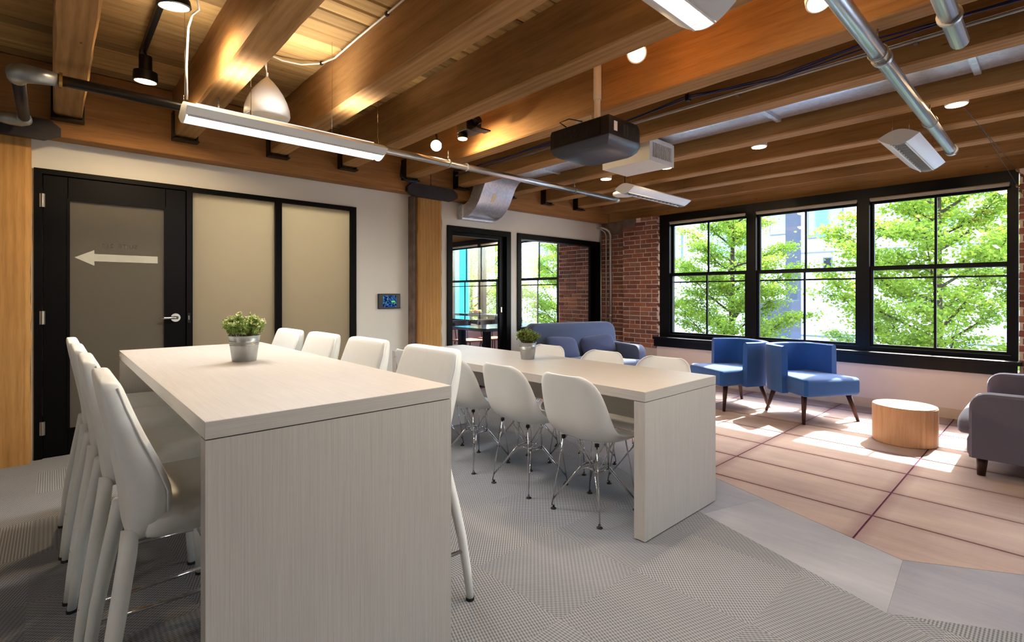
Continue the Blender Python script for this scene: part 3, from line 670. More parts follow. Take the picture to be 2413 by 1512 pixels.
# ------------------------------------------------------------------ potted plants on the tables
def leaves_mesh(name, mat, parent, pts, size, jitter=.4, loc=None, up=None, aspect=.55):
    n = len(pts); P = np.array(pts, float)
    d = RNG.normal(size=(n, 3))
    if up is not None: d = d*np.array([1, 1, up])
    d /= np.linalg.norm(d, axis=1, keepdims=True)
    e = np.cross(d, RNG.normal(size=(n, 3))); e /= np.linalg.norm(e, axis=1, keepdims=True); nn = np.cross(d, e)
    s = size*(1+jitter*RNG.uniform(-1, 1, size=(n, 1)))
    V = np.concatenate([P-d*s*.5, P+e*s*aspect*.5+nn*s*.12, P+d*s*.5, P-e*s*aspect*.5+nn*s*.12], 1).reshape(-1, 3)
    me = bpy.data.meshes.new(name); me.vertices.add(n*4); me.vertices.foreach_set('co', V.ravel())
    me.loops.add(n*6); me.polygons.add(n*2); base = np.arange(n)[:, None]*4
    me.loops.foreach_set('vertex_index', (base+np.array([0, 1, 2, 0, 2, 3])).ravel().astype(np.int32))
    me.polygons.foreach_set('loop_start', np.arange(0, n*6, 3, dtype=np.int32)); me.polygons.foreach_set('loop_total', np.full(n*2, 3, np.int32))
    me.update(); me.validate(); me.materials.append(MATS[mat])
    o = bpy.data.objects.new(name, me); COL.objects.link(o); o.parent = parent; o['kind'] = 'stuff'
    if loc: o.location = loc
    return o
def potted(label, x, y, z, r, h, lm, pale, ph):
    p = thing('potted_plant', label, 'plant', (x, y, z))
    prof = [(r*.74, 0), (r*.76, h*.02), (r*.9, h*.6)]
    for k in range(3): q = .62+.06*k; prof += [(r*(.74+.26*q), h*q), (r*(.765+.26*q), h*(q+.02)), (r*(.745+.26*q), h*(q+.04))]
    prof += [(r*.985, h*.97), (r*1.03, h*.985), (r*1.03, h), (r*.95, h), (r*.9, h*.86), (.002, h*.86)]
    MB().lathe(prof, 40).build('pot', 'galvanised_pot', p, 'auto'); MB().lathe([(.002, h*.86), (r*.9, h*.87), (r*.9, h*.88), (.002, h*.89)], 20).build('soil', 'soil', p)
    stems = MB(); pts = []; tips = []
    for k in range(46):
        a = random.uniform(0, 6.283); q = math.sqrt(random.random()); top = Vector((math.cos(a)*q*r*1.28, math.sin(a)*q*r*1.28, h+ph*(1-.45*q*q)*random.uniform(.8, 1.05))); bs = Vector((math.cos(a)*q*r*.6, math.sin(a)*q*r*.6, h*.86))
        md = (top+bs)/2+Vector((math.cos(a)*.006, math.sin(a)*.006, .008)); stems.tube([bs, md, top], .0011, 4)
        for m in range(22):
            t_ = .3+.7*m/21; pp = bs.lerp(md, t_*2) if t_ < .5 else md.lerp(top, t_*2-1); pts.append(tuple(pp+Vector([random.gauss(0, .007) for _ in range(3)])))
        for m in range(5): tips.append(tuple(top+Vector([random.gauss(0, .006) for _ in range(3)])))
    stems.build('stems', 'bark_small', p); leaves_mesh('leaves', lm, p, pts, .017); leaves_mesh('leaf_tips', pale, p, tips, .014)
potted('leafy plant in a ribbed zinc pot on the tall table', .688, 2.675, .913, .070, .124, 'leaf_plant', 'leaf_pale', .108)
potted('leafy plant in a ribbed zinc pot on the low table', 2.632, 2.70, .75, .066, .126, 'leaf_plant_b', 'leaf_plant', .10)

# ------------------------------------------------------------------ sofas, cushions, armchairs, drum table
def cushion_mesh(hx, hy, hz, n=12, p=2.6, q=5):
    b = bmesh.new(); rr = []
    m = MB(); NV = 12
    for i in range(NV+1):
        ph = -math.pi/2+math.pi*i/NV; cz, sz = math.cos(ph), math.sin(ph)
        k = max(1e-3, abs(cz))**(2/p); z = math.copysign(abs(sz)**(2/p), sz); ring = []
        for j in range(28):
            t_ = 2*math.pi*j/28; cx, cy = math.cos(t_), math.sin(t_)
            ring.append((hx*k*math.copysign(abs(cx)**(2/q), cx), hy*k*math.copysign(abs(cy)**(2/q), cy), hz*z))
        rr.append(ring)
    m.rings(rr); b.free(); return m
def sofa(label, loc, rz, FB, W=1.42):
    """local: back along +y, front towards -y; origin at the middle of the back on the floor"""
    s = thing('sofa', label, 'sofa', loc, rz, 'two-seat sofas'); h = W/2; D = .80
    MB().box(-h+.02, h-.02, -D-.02, -.05, .13, .27, .03, 3).build('base', FB, s, True)
    c = cushion_mesh((W-.27)/2, .345, .085, p=3.2, q=9).build('seat_cushion', FB, s, True); c.location = (0, -.49, .325)
    c2 = cushion_mesh((W-.02)/2, .09, .08, p=3.2, q=7).build('seat_front', FB, c, True); c2.location = (0, -.30, 0)
    pts = []; n = 10; prof = [(-h, .13), (-h, .72)] + [(-h+.13-.13*math.cos(R(a)), .72+.13*math.sin(R(a))) for a in range(15, 91, 15)] + [(h-.13+.13*math.sin(R(a)), .72+.13*math.cos(R(a))) for a in range(0, 91, 15)] + [(h, .13)]
    rr = []
    for y, inset, zt in ((0, .03, -.02), (-.02, .005, -.003), (-.10, .0, .0), (-.165, .008, -.006), (-.185, .035, -.03)):
        rr.append([(x*(1-inset/h), y-.10*(1-(z-.13)/.72)*1.0*(1 if y < -.05 else .3), .13+(z-.13)*(1+zt)) for x, z in prof])
    MB().rings(rr).build('backrest', FB, s, True)
    for sg in (-1, 1):
        pr = [(-.81, .13), (-.81, .44)]+[(-.71-.10*math.cos(R(a)), .46+.11*math.sin(R(a))) for a in range(10, 91, 16)]+[(-.30, .575), (-.06, .60), (-.06, .13)]
        rr = []
        for x, e in ((h-.14, .02), (h-.125, .004), (h-.07, 0), (h-.015, .004), (h, .02)):
            rr.append([(sg*x, y+(e if y < -.4 else 0), z-(e if z > .4 else 0)) for y, z in pr])
        MB().rings(rr).build('arm', FB, s, 'auto')
        for y in (-.745, -.14): MB().tube([(sg*(h-.10), y, .14), (sg*(h-.085), y-.005, 0)], [.033, .022], 14).build('leg', 'leg_wood', s, True)
    return s
SF1 = (5.29, 4.64, 0); S1R = R(-14)
sofa('blue-grey sofa under the meeting room window, with two cushions', SF1, S1R, 'sofa_fabric')
sofa('dark grey sofa end cut off at the right beside the drum table', (5.31, -.385, 0), math.pi, 'sofa_fabric_dark')
def scatter(label, lx, rz, tilt):
    v = Vector((lx, -.30, .535)); v.rotate(Matrix.Rotation(S1R, 3, 'Z')); c = cushion_mesh(.26, .155, .062, p=1.9, q=5)
    o = tag(c.build('cushion', 'cushion_fabric', None, True, (SF1[0]+v.x, SF1[1]+v.y, v.z)), label, 'cushion', 'cushions on the blue sofa'); o.rotation_euler = (R(62), tilt, S1R+rz)
scatter('blue cushion at the left end of the blue-grey sofa', -.27, R(6), R(4)); scatter('blue cushion at the right end of the blue-grey sofa', .31, R(-9), R(-6))

def armchair(label, loc, rz):
    """local: faces +x"""
    a = thing('armchair', label, 'armchair', loc, rz, 'blue armchairs by the window'); BV = 'blue_velvet'
    # seat: a trapezoid slab wider in front
    pl_ = [(-.26, -.23), (.30, -.315), (.325, -.29), (.325, .29), (.30, .315), (-.26, .23)]
    def lay(z, k): return [(x*k, y*k, z) for x, y in pl_]
    MB().rings([lay(.262, .94), lay(.255+.02, .985), lay(.30, 1), lay(.39, 1), lay(.415, .985), lay(.428, .94), [(x*.5, y*.5, .436) for x, y in pl_]]).build('seat', BV, a, 'auto')
    # wrap-around back with short wings
    path = [(.03, -.325), (-.10, -.312), (-.22, -.29), (-.29, -.24), (-.33, -.13), (-.342, 0), (-.33, .13), (-.29, .24), (-.22, .29), (-.10, .312), (.03, .325)]
    rr = []
    for i, (x, y) in enumerate(path):
        p0, p1 = Vector(path[max(0, i-1)]), Vector(path[min(len(path)-1, i+1)]); t_ = (p1-p0).normalized(); nx, ny = -t_.y, t_.x
        if (nx*(-x)+ny*(-y)) < 0: nx, ny = -nx, -ny
        sec = []
        for d, z in ((0, .25), (0, .68), (.008, .712), (.03, .722), (.055, .712), (.063, .68), (.066, .40), (.066, .25)):
            lean = -.03*(z-.25)/.47
            sec.append((x+nx*d+lean*(1 if x < -.2 else .3), y+ny*d, z))
        rr.append(sec)
    MB().rings(rr).build('backrest', BV, a, 'auto')
    for (x0, y0, x1, y1) in ((.23, .25, .29, .31), (.23, -.25, .29, -.31), (-.24, .18, -.31, .23), (-.24, -.18, -.31, -.23)):
        MB().tube([(x0, y0, .27), (x1, y1, 0)], [.027, .014], 12).build('leg', 'leg_wood', a, True)
armchair('blue armchair near the low table, its seat turned to the sofa', (5.635, 2.51, 0), math.atan2(.28, -.46))
armchair('blue armchair next to the wooden drum table, facing the camera side', (5.665, 1.735, 0), math.atan2(-.46, -.27))
dt = thing('drum_table', 'round light wooden drum table in the sun patch', 'table', (5.285, .885, 0))
MB().lathe([(.218, 0), (.222, .004), (.222, .30), (.218, .305)], 56).build('body', 'oak_veneer', dt, 'auto'); MB().lathe([(.2185, .3052), (.2185, .309), (.214, .311), (.002, .311)], 56).build('top', 'oak_veneer', dt, 'auto')

# ------------------------------------------------------------------ wall panel, conduits in the corner
tp = thing('touch_panel', 'black touch screen panel on the left wall beside the timber post', 'screen', (2.826, YL, 1.158))
MB().box(-.139, .139, -.028, -.001, -.085, .085, .006, 2).build('bezel', 'black_plastic', tp); bx('display', 'screen_image', tp, -.085, .085, -.0295, -.028, -.066, .064); bx('button', 'screen_green', tp, .02, .065, -.0302, -.0296, -.012, .004)
for k, (x, y, r, lb) in enumerate([(6.69, 5.125, .011, 'thin steel conduit nearest the white wall in the brick corner'), (6.715, 5.04, .011, 'thin steel conduit in the middle of the brick corner'), (6.70, 4.94, .021, 'thick steel conduit with bent top in the brick corner')]):
    c = thing('conduit', lb, 'pipe', (x, y, 0), 0, 'conduits in the corner')
    top = 2.30 if k else 2.34
    MB().tube([(0, 0, 0.002), (0, 0, top-.10), (-.012, .02, top-.04), (-.05, .06, top), (-.10-.03*k, .09, top+.02)] if k else [(0, 0, .002), (0, 0, top)], r, 12).build('tube', 'conduit_steel', c, True)
    for z in (.9, 1.9): MB().tube([(0, 0, z-.012), (0, 0, z+.012)], r*1.35, 12).build('strap', 'fitting_steel', c, 'auto')

# ------------------------------------------------------------------ ceiling services
def linear_light(label, x0, x1, yc, zc, lit, wires, W=.25, Hh=.10, glow='tube_glow', power=11):
    f = thing('linear_light', label, 'light fixture', ((x0+x1)/2, yc, zc), 0, 'linear pendant lights'); h = (x1-x0)/2; n = 9; sw = .15 if lit == 2 else .085
    up = [(-W/2+W*i/(2*n), Hh*.5*math.sin(math.pi*i/(2*n))) for i in range(0, 2*n+1)]
    lowc = [(W/2-W*i/(2*n), -Hh*.62*math.sin(math.pi*i/(2*n))) for i in range(1, 2*n)]
    prof = up+lowc
    lw_l = [p for p in lowc if p[0] > sw/2]; lw_r = [p for p in lowc if p[0] < -sw/2]
    zc_ = -Hh*.62*math.sin(math.pi*(.5-sw/(2*W)))
    shell = up+lw_l+[(sw/2, zc_), (sw/2-.002, -.004), (-sw/2+.002, -.004), (-sw/2, zc_)]+lw_r
    MB().prism(shell, 'x', -h+.004, h-.004).build('housing', 'white_enamel', f, 'auto')
    for sg in (-1, 1): MB().prism(prof, 'x', sg*h, sg*(h-.005)).build('end_cap', 'white_enamel', f)
    bx('tube', glow if lit else 'white_enamel', f, -h+.03, h-.03, -sw/2+.008, sw/2-.008, (zc_-.002 if lit == 2 else -.016), (zc_+.004 if lit == 2 else -.010))
    MB().box(-h+.012, h-.012, -sw/2-.006, -sw/2+.004, zc_-.006, zc_+.006).box(-h+.012, h-.012, sw/2-.004, sw/2+.006, zc_-.006, zc_+.006).build('trim_rail', 'white_enamel', f)
    if lit != 2:
        k = 14
        for i in range(k):
            x = -h+.05+(2*h-.1)*i/(k-1)
            MB().box(x-.002, x+.002, -sw/2+.004, sw/2-.004, zc_-.001, -.018).build('louvre_blade', 'conduit_steel', f)
    for x, zt in wires:
        for sg in ((-1, 1) if len(wires) < 3 else (0,)):
            MB().tube([(x, sg*.05, Hh*.45), (x, sg*.05*1.0, zt-zc)], .0016, 5).build('hanger_wire', 'chrome', f); MB().tube([(x, sg*.05, Hh*.4), (x, sg*.05, Hh*.4+.05)], .005, 6).build('gripper', 'chrome', f)
    if lit: lamp('AREA', 'tube_light', f, (0, 0, zc_-.012), 20 if lit == 2 else power, (1, .985, 1.0), (2*h-.06, sw-.02), aim=(0, 0, -1))
    if lit:
        bx('uplight_tube', 'tube_soft', f, -h+.06, h-.06, -.03, .03, Hh*.5-.001, Hh*.5+.003)
        lamp('AREA', 'uplight', f, (0, 0, Hh*.5+.012), 6.5, (1, .95, .86), (2*h-.1, .08), aim=(0, 0, 1))
    return f
f1 = linear_light('lit linear pendant light in front of the white pendant speaker', .535, 1.735, 3.30, 2.255, 2, [(-.59, ZC), (-.25, ZC), (.25, ZC), (.585, ZC)])
linear_light('white louvred linear light below the air grille box', 4.57, 5.80, 3.19, 2.39, 0, [(-.55, ZC), (.55, ZC)])
linear_light('white louvred linear light hanging near the big windows', 4.55, 5.75, .80, 2.39, 0, [(-.5, ZC), (.5, ZC)])
linear_light('bright linear light cut off by the top of the picture', .78, 1.985, .985, 2.39, 1, [(-.55, ZC), (.55, ZC)])
linear_light('added linear fill light in the row behind the camera', -3.0, -1.8, .985, 2.39, 1, [(-.55, ZC), (.55, ZC)])  # unseen fixture added as fill for the left wall and stools
linear_light('added linear fill light in the next row behind the camera', .78, 1.985, -1.45, 2.39, 1, [(-.55, ZC), (.55, ZC)])  # second unseen fixture, also added to brighten the near room
linear_light('lit linear light seen inside the meeting room', 5.0, 6.55, 7.6, 2.42, 1, [(-.6, ZC), (.6, ZC)], power=34)
tag(MB().tube([(.552, 3.275, 2.318), (.55, 3.275, 2.5), (.56, 3.28, 2.72), (.575, 3.26, 2.79), (.60, 3.22, 2.81), (.585, 3.19, 2.85), (.57, 3.20, 2.928)], .0055, 8).build('power_cord', 'cable_white', None, True), 'white power cord dropping to the lit linear light', 'cable')

ps = thing('pendant_speaker', 'white bell-shaped pendant speaker hanging between two joists', 'speaker', (1.06, 3.58, 2.415))
MB().lathe([(.128, 0), (.138, .005), (.142, .02), (.138, .06), (.122, .11), (.098, .16), (.068, .205), (.038, .24), (.016, .262), (.01, .27)], 40).build('shell', 'white_enamel', ps, True)
MB().lathe([(.132, -.002), (.132, .003)], 40).build('grille', 'white_matte', ps); MB().tube([(0, 0, .265), (.0, .0, .30)], .007, 8).build('cable_gland', 'white_matte', ps)
MB().tube([(.004, 0, .275), (-.012, .03, .40), (.02, .10, .46), (.055, .16, .515)], .003, 6).tube([(-.004, 0, .275), (.006, .04, .42), (.045, .15, .505)], .003, 6).build('hanging_cable', 'cable_white', ps, True)
sc_ = thing('speaker_cable', 'white speaker cable clipped along the ceiling boards to the joist', 'cable', (0, 0, 0))
pts = [(1.115, 3.74, 2.915), (1.20, 3.72, 2.89), (1.32, 3.68, 2.885), (1.44, 3.62, 2.91), (1.468, 3.45, 2.90), (1.468, 3.1, 2.905), (1.466, 2.7, 2.90), (1.466, 2.2, 2.905), (1.466, 1.4, 2.90), (1.466, .2, 2.90)]
MB().tube(pts, .006, 8).build('cable', 'cable_white', sc_, True)
for p in (pts[0], pts[3], pts[6]): MB().box(p[0]-.011, p[0]+.011, p[1]-.011, p[1]+.011, p[2]-.011, p[2]+.011, .003, 1).build('clip', 'rubber', sc_)

def pipe(label, pts, r, mat, couplings=(), hangers=(), cap=None):
    p = thing('sprinkler_pipe', label, 'pipe', (0, 0, 0), 0, 'sprinkler pipes')
    MB().tube(pts, r, 16).build('tube', mat, p, True)
    for a, b in couplings: MB().tube([a, b], r*1.28, 16).build('coupling', 'fitting_steel', p, 'auto')
    for h in hangers:
        hg = MB().tube([(h[0], h[1], h[2]+r*1.05), (h[0], h[1], h[2]+r+.035)], .007, 6); hg.tube([(h[0], h[1], h[2]+r+.03), (h[0], h[1], 2.553)], .004, 6)
        hg.tube([(h[0], h[1]+r*1.15*math.cos(t_), h[2]+r*1.15*math.sin(t_)) for t_ in [2*math.pi*q/16 for q in range(17)]], .004, 6); hg.build('hanger', 'fitting_steel', p, True)
    return p
PY, PZ = 3.79, 2.435
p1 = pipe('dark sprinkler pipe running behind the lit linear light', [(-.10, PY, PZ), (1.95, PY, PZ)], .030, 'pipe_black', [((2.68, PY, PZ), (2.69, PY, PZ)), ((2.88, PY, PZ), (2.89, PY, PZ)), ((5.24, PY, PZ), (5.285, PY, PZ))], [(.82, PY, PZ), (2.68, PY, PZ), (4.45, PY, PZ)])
MB().tube([(1.95, PY, PZ), (5.28, PY, PZ)], .030, 16).build('tube', 'pipe_steel', p1, True)
MB().tube([(-.14, PY+.06, PZ), (-.14, 4.80, PZ)], .030, 14).build('branch_tube', 'steel_dark', p1, True)
MB().tube([(.03, PY, PZ), (-.06, PY, PZ), (-.115, PY+.008, PZ), (-.138, PY+.04, PZ), (-.14, PY+.10, PZ)], [.034, .045, .052, .052, .046], 16).build('elbow', 'fitting_steel', p1, True)
MB().tube([(-.14, 4.74, PZ), (-.14, 4.80, PZ), (-.16, 4.83, PZ), (-.21, 4.84, PZ), (-.27, 4.84, PZ)], [.036, .042, .044, .042, .034], 14).build('elbow', 'fitting_steel', p1, True)
MB().tube([(-.26, 4.84, PZ), (-.9, 4.84, PZ)], .030, 14).build('branch_tube', 'steel_dark', p1, True)
MB().tube([(.028, PY, PZ), (.042, PY, PZ)], .044, 16).build('coupling', 'brass', p1, 'auto')
P2Y = .612
pipe('bright steel sprinkler pipe slanting down towards the big windows', [(-1.5, P2Y, 2.435), (5.52, P2Y, 2.435)], .036, 'pipe_steel', [((3.09, P2Y, 2.435), (3.12, P2Y, 2.435)), ((5.49, P2Y, 2.435), (5.535, P2Y, 2.435))], [(3.02, P2Y, 2.435), (4.5, P2Y, 2.435)])
pipe('short bright steel pipe end at the top right of the picture', [(-1.0, .322, 2.435), (3.18, .322, 2.435)], .036, 'pipe_steel', [((2.84, .322, 2.435), (2.86, .322, 2.435))], [(2.22, .322, 2.435)])
cd = thing('conduit', 'thin grey conduit running along the joist bay behind the projector', 'pipe', (0, 0, 0))
MB().tube([(3.575, 4.9, 2.66), (3.575, -1.0, 2.66)], .011, 10).build('tube', 'conduit_steel', cd, True)
for y in (.55, 1.55, 2.9): MB().box(3.572, 3.616, y-.01, y+.01, 2.645, 2.675).build('clip', 'fitting_steel', cd)
for lb, pts in (('dark blue data cables sagging along the joist bay', [(3.34, 4.6, 2.62), (3.34, 3.9, 2.59), (3.345, 3.1, 2.63), (3.34, 2.4, 2.59), (3.345, 1.8, 2.635), (3.34, 1.2, 2.60), (3.345, .7, 2.64), (3.34, .1, 2.61), (3.34, -.8, 2.63)]),):
    c = thing('data_cables', lb, 'cable', (0, 0, 0))
    for k in range(3): MB().tube([(x+.009*k, y, z+.014*k*math.sin(y*3+k)) for x, y, z in pts], .005, 6).build('cable', 'cable_blue', c, True)
    for q in (3, 5, 7): MB().box(pts[q-1][0]-.01, pts[q-1][0]+.035, pts[q-1][1]-.014, pts[q-1][1]+.014, pts[q-1][2]-.018, pts[q-1][2]+.03, .004, 1).tube([(pts[q-1][0]+.012, pts[q-1][1], pts[q-1][2]), (pts[q-1][0]+.012, pts[q-1][1], ZC-.006)], .003, 5).build('cable_tie', 'rubber', c)

# ductwork between two joists, dropping through the wall
du = thing('air_duct', 'galvanised air duct between the joists with a curved drop into the wall', 'duct', (0, 0, 0))
DX0, DX1 = 3.80, 4.36
for a, b in ((-2.5, .35), (.36, 1.54), (1.55, 2.74), (2.75, 3.94), (3.95, 4.45)):
    n = 10; rr = []
    for i in range(n+1):
        y = a+(b-a)*i/n; s = .012*math.sin(math.pi*i/n)
        rr.append([(DX0, y, 2.90), (DX0, y, 2.66), ((DX0+DX1)/2, y, 2.66-s), (DX1, y, 2.66), (DX1, y, 2.90)])
    MB().rings(rr).build('duct_section', 'galvanised', du)
for y in (.355, 1.545, 2.745, 3.945): MB().box(DX0-.0, DX1, y-.018, y+.018, 2.636, 2.66).build('flange', 'galvanised', du)
bot = [(4.42, 2.655), (4.50, 2.645), (4.57, 2.615), (4.63, 2.555), (4.68, 2.47), (4.74, 2.37), (4.81, 2.29), (4.89, 2.235), (4.98, 2.205), (5.08, 2.193)]
top = [(4.42, 2.89), (4.58, 2.87), (4.72, 2.81), (4.79, 2.72), (4.83, 2.62), (4.87, 2.52), (4.91, 2.44), (4.96, 2.39), (5.02, 2.365), (5.08, 2.355)]
EX0, EX1 = 3.80, 4.30
el = MB().rings([[(EX0, b_[0], b_[1]), (EX1, b_[0], b_[1]), (EX1, t_[0], t_[1]), (EX0, t_[0], t_[1])] for b_, t_ in zip(bot, top)]).build('duct_elbow', 'galvanised', du, 'auto')
MB().box(EX0-.012, EX1+.012, 5.06, 5.10, 2.18, 2.365).box(EX0-.004, EX1+.004, 5.10, YL, 2.186, 2.36).build('wall_collar', 'galvanised', el)
tpp = []
for k in range(5):
    yy, zz = 4.70+.013*k+.012, 2.0
    # follow the curve of the drop
    i = 4+k*.25; a_, f_ = int(i), i-int(i); yy = bot[a_][0]+(bot[a_+1][0]-bot[a_][0])*f_; zz = bot[a_][1]+(bot[a_+1][1]-bot[a_][1])*f_; tpp.append((yy-.0025, zz-.0015))
MB().rings([[(3.98, y, z), (4.035, y, z), (4.035, y+.002, z+.001), (3.98, y+.002, z+.001)] for y, z in tpp]).build('tape_strip', 'tape', el)
gb = thing('air_grille_box', 'pale air outlet box with a slatted grille under the duct', 'air vent', (4.07, 2.69, 2.42))
MB().box(-.20, .20, -.245, .26, 0, .215, .003, 1).build('body', 'white_matte', gb)
MB().box(-.205, .205, -.258, -.245, -.004, .035).box(-.205, .205, -.258, -.245, .165, .20).box(-.205, -.165, -.258, -.245, .035, .165).box(.165, .205, -.258, -.245, .035, .165).build('grille_frame', 'white_enamel', gb)
bx('grille_back', 'vent_dark', gb, -.165, .165, -.2465, -.2455, .035, .165)
for k in range(14): x = -.154+.308*k/13; bx('grille_slat', 'white_matte', gb, x-.004, x+.004, -.257, -.247, .035, .165)
cs = thing('ceiling_disc', 'white round ceiling disc behind the sprinkler pipe end', 'speaker', (5.10, 3.55, 2.43)); MB().lathe([(.135, 0), (.145, .008), (.145, .03), (.12, .045)], 32).build('cover', 'white_matte', cs, 'auto'); MB().tube([(0, 0, .04), (0, 0, .50)], .005, 8).build('stem', 'black_metal', cs)

# projector on its pole
pr = thing('projector', 'black ceiling projector on a white pole', 'projector', (2.72, 2.115, 2.15))
rr = []
def prow(z, k, dx=0): return [(x*k+dx, y*k, z) for x, y in [(-.20, -.245), (.12, -.245), (.18, -.215), (.205, -.15), (.205, .15), (.18, .215), (.12, .245), (-.20, .245)]]
MB().rings([prow(.0, .62), prow(.012, .82), prow(.035, .94), prow(.065, .995), prow(.075, 1)]).build('lower_shell', 'projector_grey', pr, 'auto')
MB().rings([prow(.075, 1), prow(.175, 1), prow(.195, .975), prow(.20, .93)]).build('body', 'black_plastic', pr, 'auto')
io = MB().box(-.206, -.2005, -.18, .21, .085, .185).build('rear_panel', 'black_metal', pr)
for y, z, w_, h_ in [(.15, .15, .03, .02), (.10, .15, .025, .012), (.06, .15, .025, .012), (.02, .15, .02, .02), (.11, .115, .04, .012), (.05, .115, .02, .015), (.01, .115, .02, .015), (-.05, .10, .016, .016), (-.08, .10, .016, .016), (-.02, .165, .008, .008), (-.05, .165, .008, .008), (-.05, .14, .008, .008), (-.08, .14, .008, .008)]:
    bx('port', 'steel_dark', io, -.209, -.206, y-w_/2, y+w_/2, z-h_/2, z+h_/2)
for k in range(9): x = -.05+.0155*k; bx('vent_slot', 'vent_dark', pr, x, x+.008, -.2465, -.2445, .09, .165)
bx('sticker', 'sticker', pr, -.15, -.115, -.2465, -.2452, .105, .165)
MB().tube([(.205, 0, .12), (.235, 0, .12)], .045, 20).build('lens', 'black_plastic', pr, 'auto')
MB().box(-.14, .10, -.05, .05, .201, .215).box(-.15, -.14, -.06, .06, .201, .245).box(-.06, .06, -.05, .05, .215, .24).build('mount_plate', 'white_matte', pr)
MB().tube([(0, 0, .235), (0, 0, .40)], .021, 14).tube([(0, 0, .40), (0, 0, ZC-2.15)], .027, 14).build('pole', 'white_matte', pr, 'auto')
for z in (.66, .63): MB().tube([(-.0265, 0, z), (-.0285, 0, z)], .006, 8).build('pole_hole', 'vent_dark', pr)
MB().tube([(-.19, .11, .20), (-.235, .13, .225), (-.22, .06, .235), (-.16, .02, .225), (-.12, -.02, .215)], .004, 6).build('loop_cable', 'cable_black', pr, True)

# track spotlights
WARM = (1, .76, .47)
def spot(label, loc, aim, power, r=.045, body='black_metal', name='spotlight', L=.12, stem=None, glow='bulb_warm', wide=False):
    s = thing(name, label, 'spotlight', loc, 0, 'ceiling spotlights'); a = Vector(aim).normalized(); q = a.to_track_quat('Z', 'Y').to_matrix().to_4x4()
    b = MB(); b.lathe([(r*.6, -L), (r*.62, -L*.45), (r*1.1, -L*.38), (r*1.15, -.004), (r*1.0, 0), (r*.97, -.012)], 24, cap=True); b.bm.transform(q); b.build('head', body, s, 'auto')
    b = MB(); b.lathe([(.001, .001), (r*.6, .004), (r*.96, -.003), (r*.96, -.011), (.001, -.011)], 24); b.bm.transform(q); b.build('lens', glow, s, True)
    if stem is not None: MB().tube([tuple(-a*L*.9), tuple(-a*L*.9+Vector((0, 0, .03))), stem], .009, 8).build('stem', body, s, True)
    lamp('SPOT', 'spot_light', s, tuple(a*.02), power, WARM, .035, R(168) if wide else R(120), tuple(a)); return s
tr = tag(MB().box(.445, .475, -.8, 4.33, 2.885, 2.93).build('light_track', 'black_metal', None), 'black lighting track on the boards above the entrance', 'light track')
spot('black spotlight pointing down above the frosted door', (.463, 4.16, 2.665), (0, .05, -1), 42, .062, L=.17, stem=(0, .06, .225), wide=True)
spot('glowing spotlight at the top edge beside the white cord', (.478, 3.18, 2.76), (.12, .1, -1), 24, .07, L=.10, stem=(-.015, .05, .13), wide=True)
tag(MB().box(2.60, 2.63, -.8, 4.3, 2.885, 2.93).build('light_track', 'black_metal', None), 'black lighting track hidden between the joists by the projector', 'light track')
spot('glowing spotlight left of the black gimbal fixture', (2.60, 3.87, 2.60), (-.62, -.72, -.35), 26, .05, L=.10, wide=True, stem=(.0, .05, .29))
spot('glowing white spotlight above the projector pole', (2.60, 1.725, 2.69), (-.75, -.55, -.35), 45, .052, 'white_matte', L=.10, wide=True, stem=(.01, .05, .2))
spot('glowing spotlight at the top beside the steel pipe', (2.66, .765, 2.61), (-.4, -.3, -.8), 45, .05, 'white_matte', L=.10, wide=True, stem=(-.045, .03, .28))
gm = thing('gimbal_fixture', 'black gimbal fixture with barn door on the joist', 'spotlight', (2.62, 3.43, 2.60))
MB().box(-.06, .10, -.075, .075, .02, .12, .006, 1).build('box', 'black_metal', gm); MB().box(-.02, .13, -.16, -.075, .02, .03).build('barn_door', 'black_metal', gm)
MB().tube([(.03, -.085, .10), (.03, -.12, .11)], .034, 16).tube([(-.02, 0, .12), (-.02, 0, .285)], .010, 8).build('knob', 'black_metal', gm, 'auto')
MB().lathe([(.02, .05), (.045, .01), (.045, -.02), (.04, -.022)], 20, (-.01, .05, 0)).build('lamp_head', 'black_metal', gm, 'auto'); MB().lathe([(.040, -.0235), (.036, -.03), (.001, -.032)], 20, (-.01, .05, 0)).build('lens', 'bulb_warm', gm, True)
lamp('SPOT', 'gimbal_light', gm, (-.01, .05, -.035), 40, WARM, .03, R(150), (.75, -.2, -.35))
for lb, (x, y) in (('warm round downlight near the big windows, right of the steel pipe', (4.665, .49)), ('warm round downlight above the tree windows', (4.69, 1.83)), ('warm round downlight touching the air grille box', (4.74, 2.79)), ('warm round downlight behind the louvred light', (4.70, 3.53))):
    c = thing('downlight', lb, 'downlight', (x, y, 2.56), 0, 'round downlights')
    MB().lathe([(.062, .0), (.066, .004), (.066, .12), (.05, .14)], 24).build('can', 'white_matte', c, 'auto'); MB().lathe([(.058, -.003), (.058, .001)], 24).build('lens', 'can_warm', c); MB().tube([(0, 0, .13), (0, 0, .37)], .01, 8).build('stem', 'black_metal', c)
    lamp('SPOT', 'down_light', c, (0, 0, -.012), 15, (1, .78, .5), .05, R(165), (.25, 0, -1))
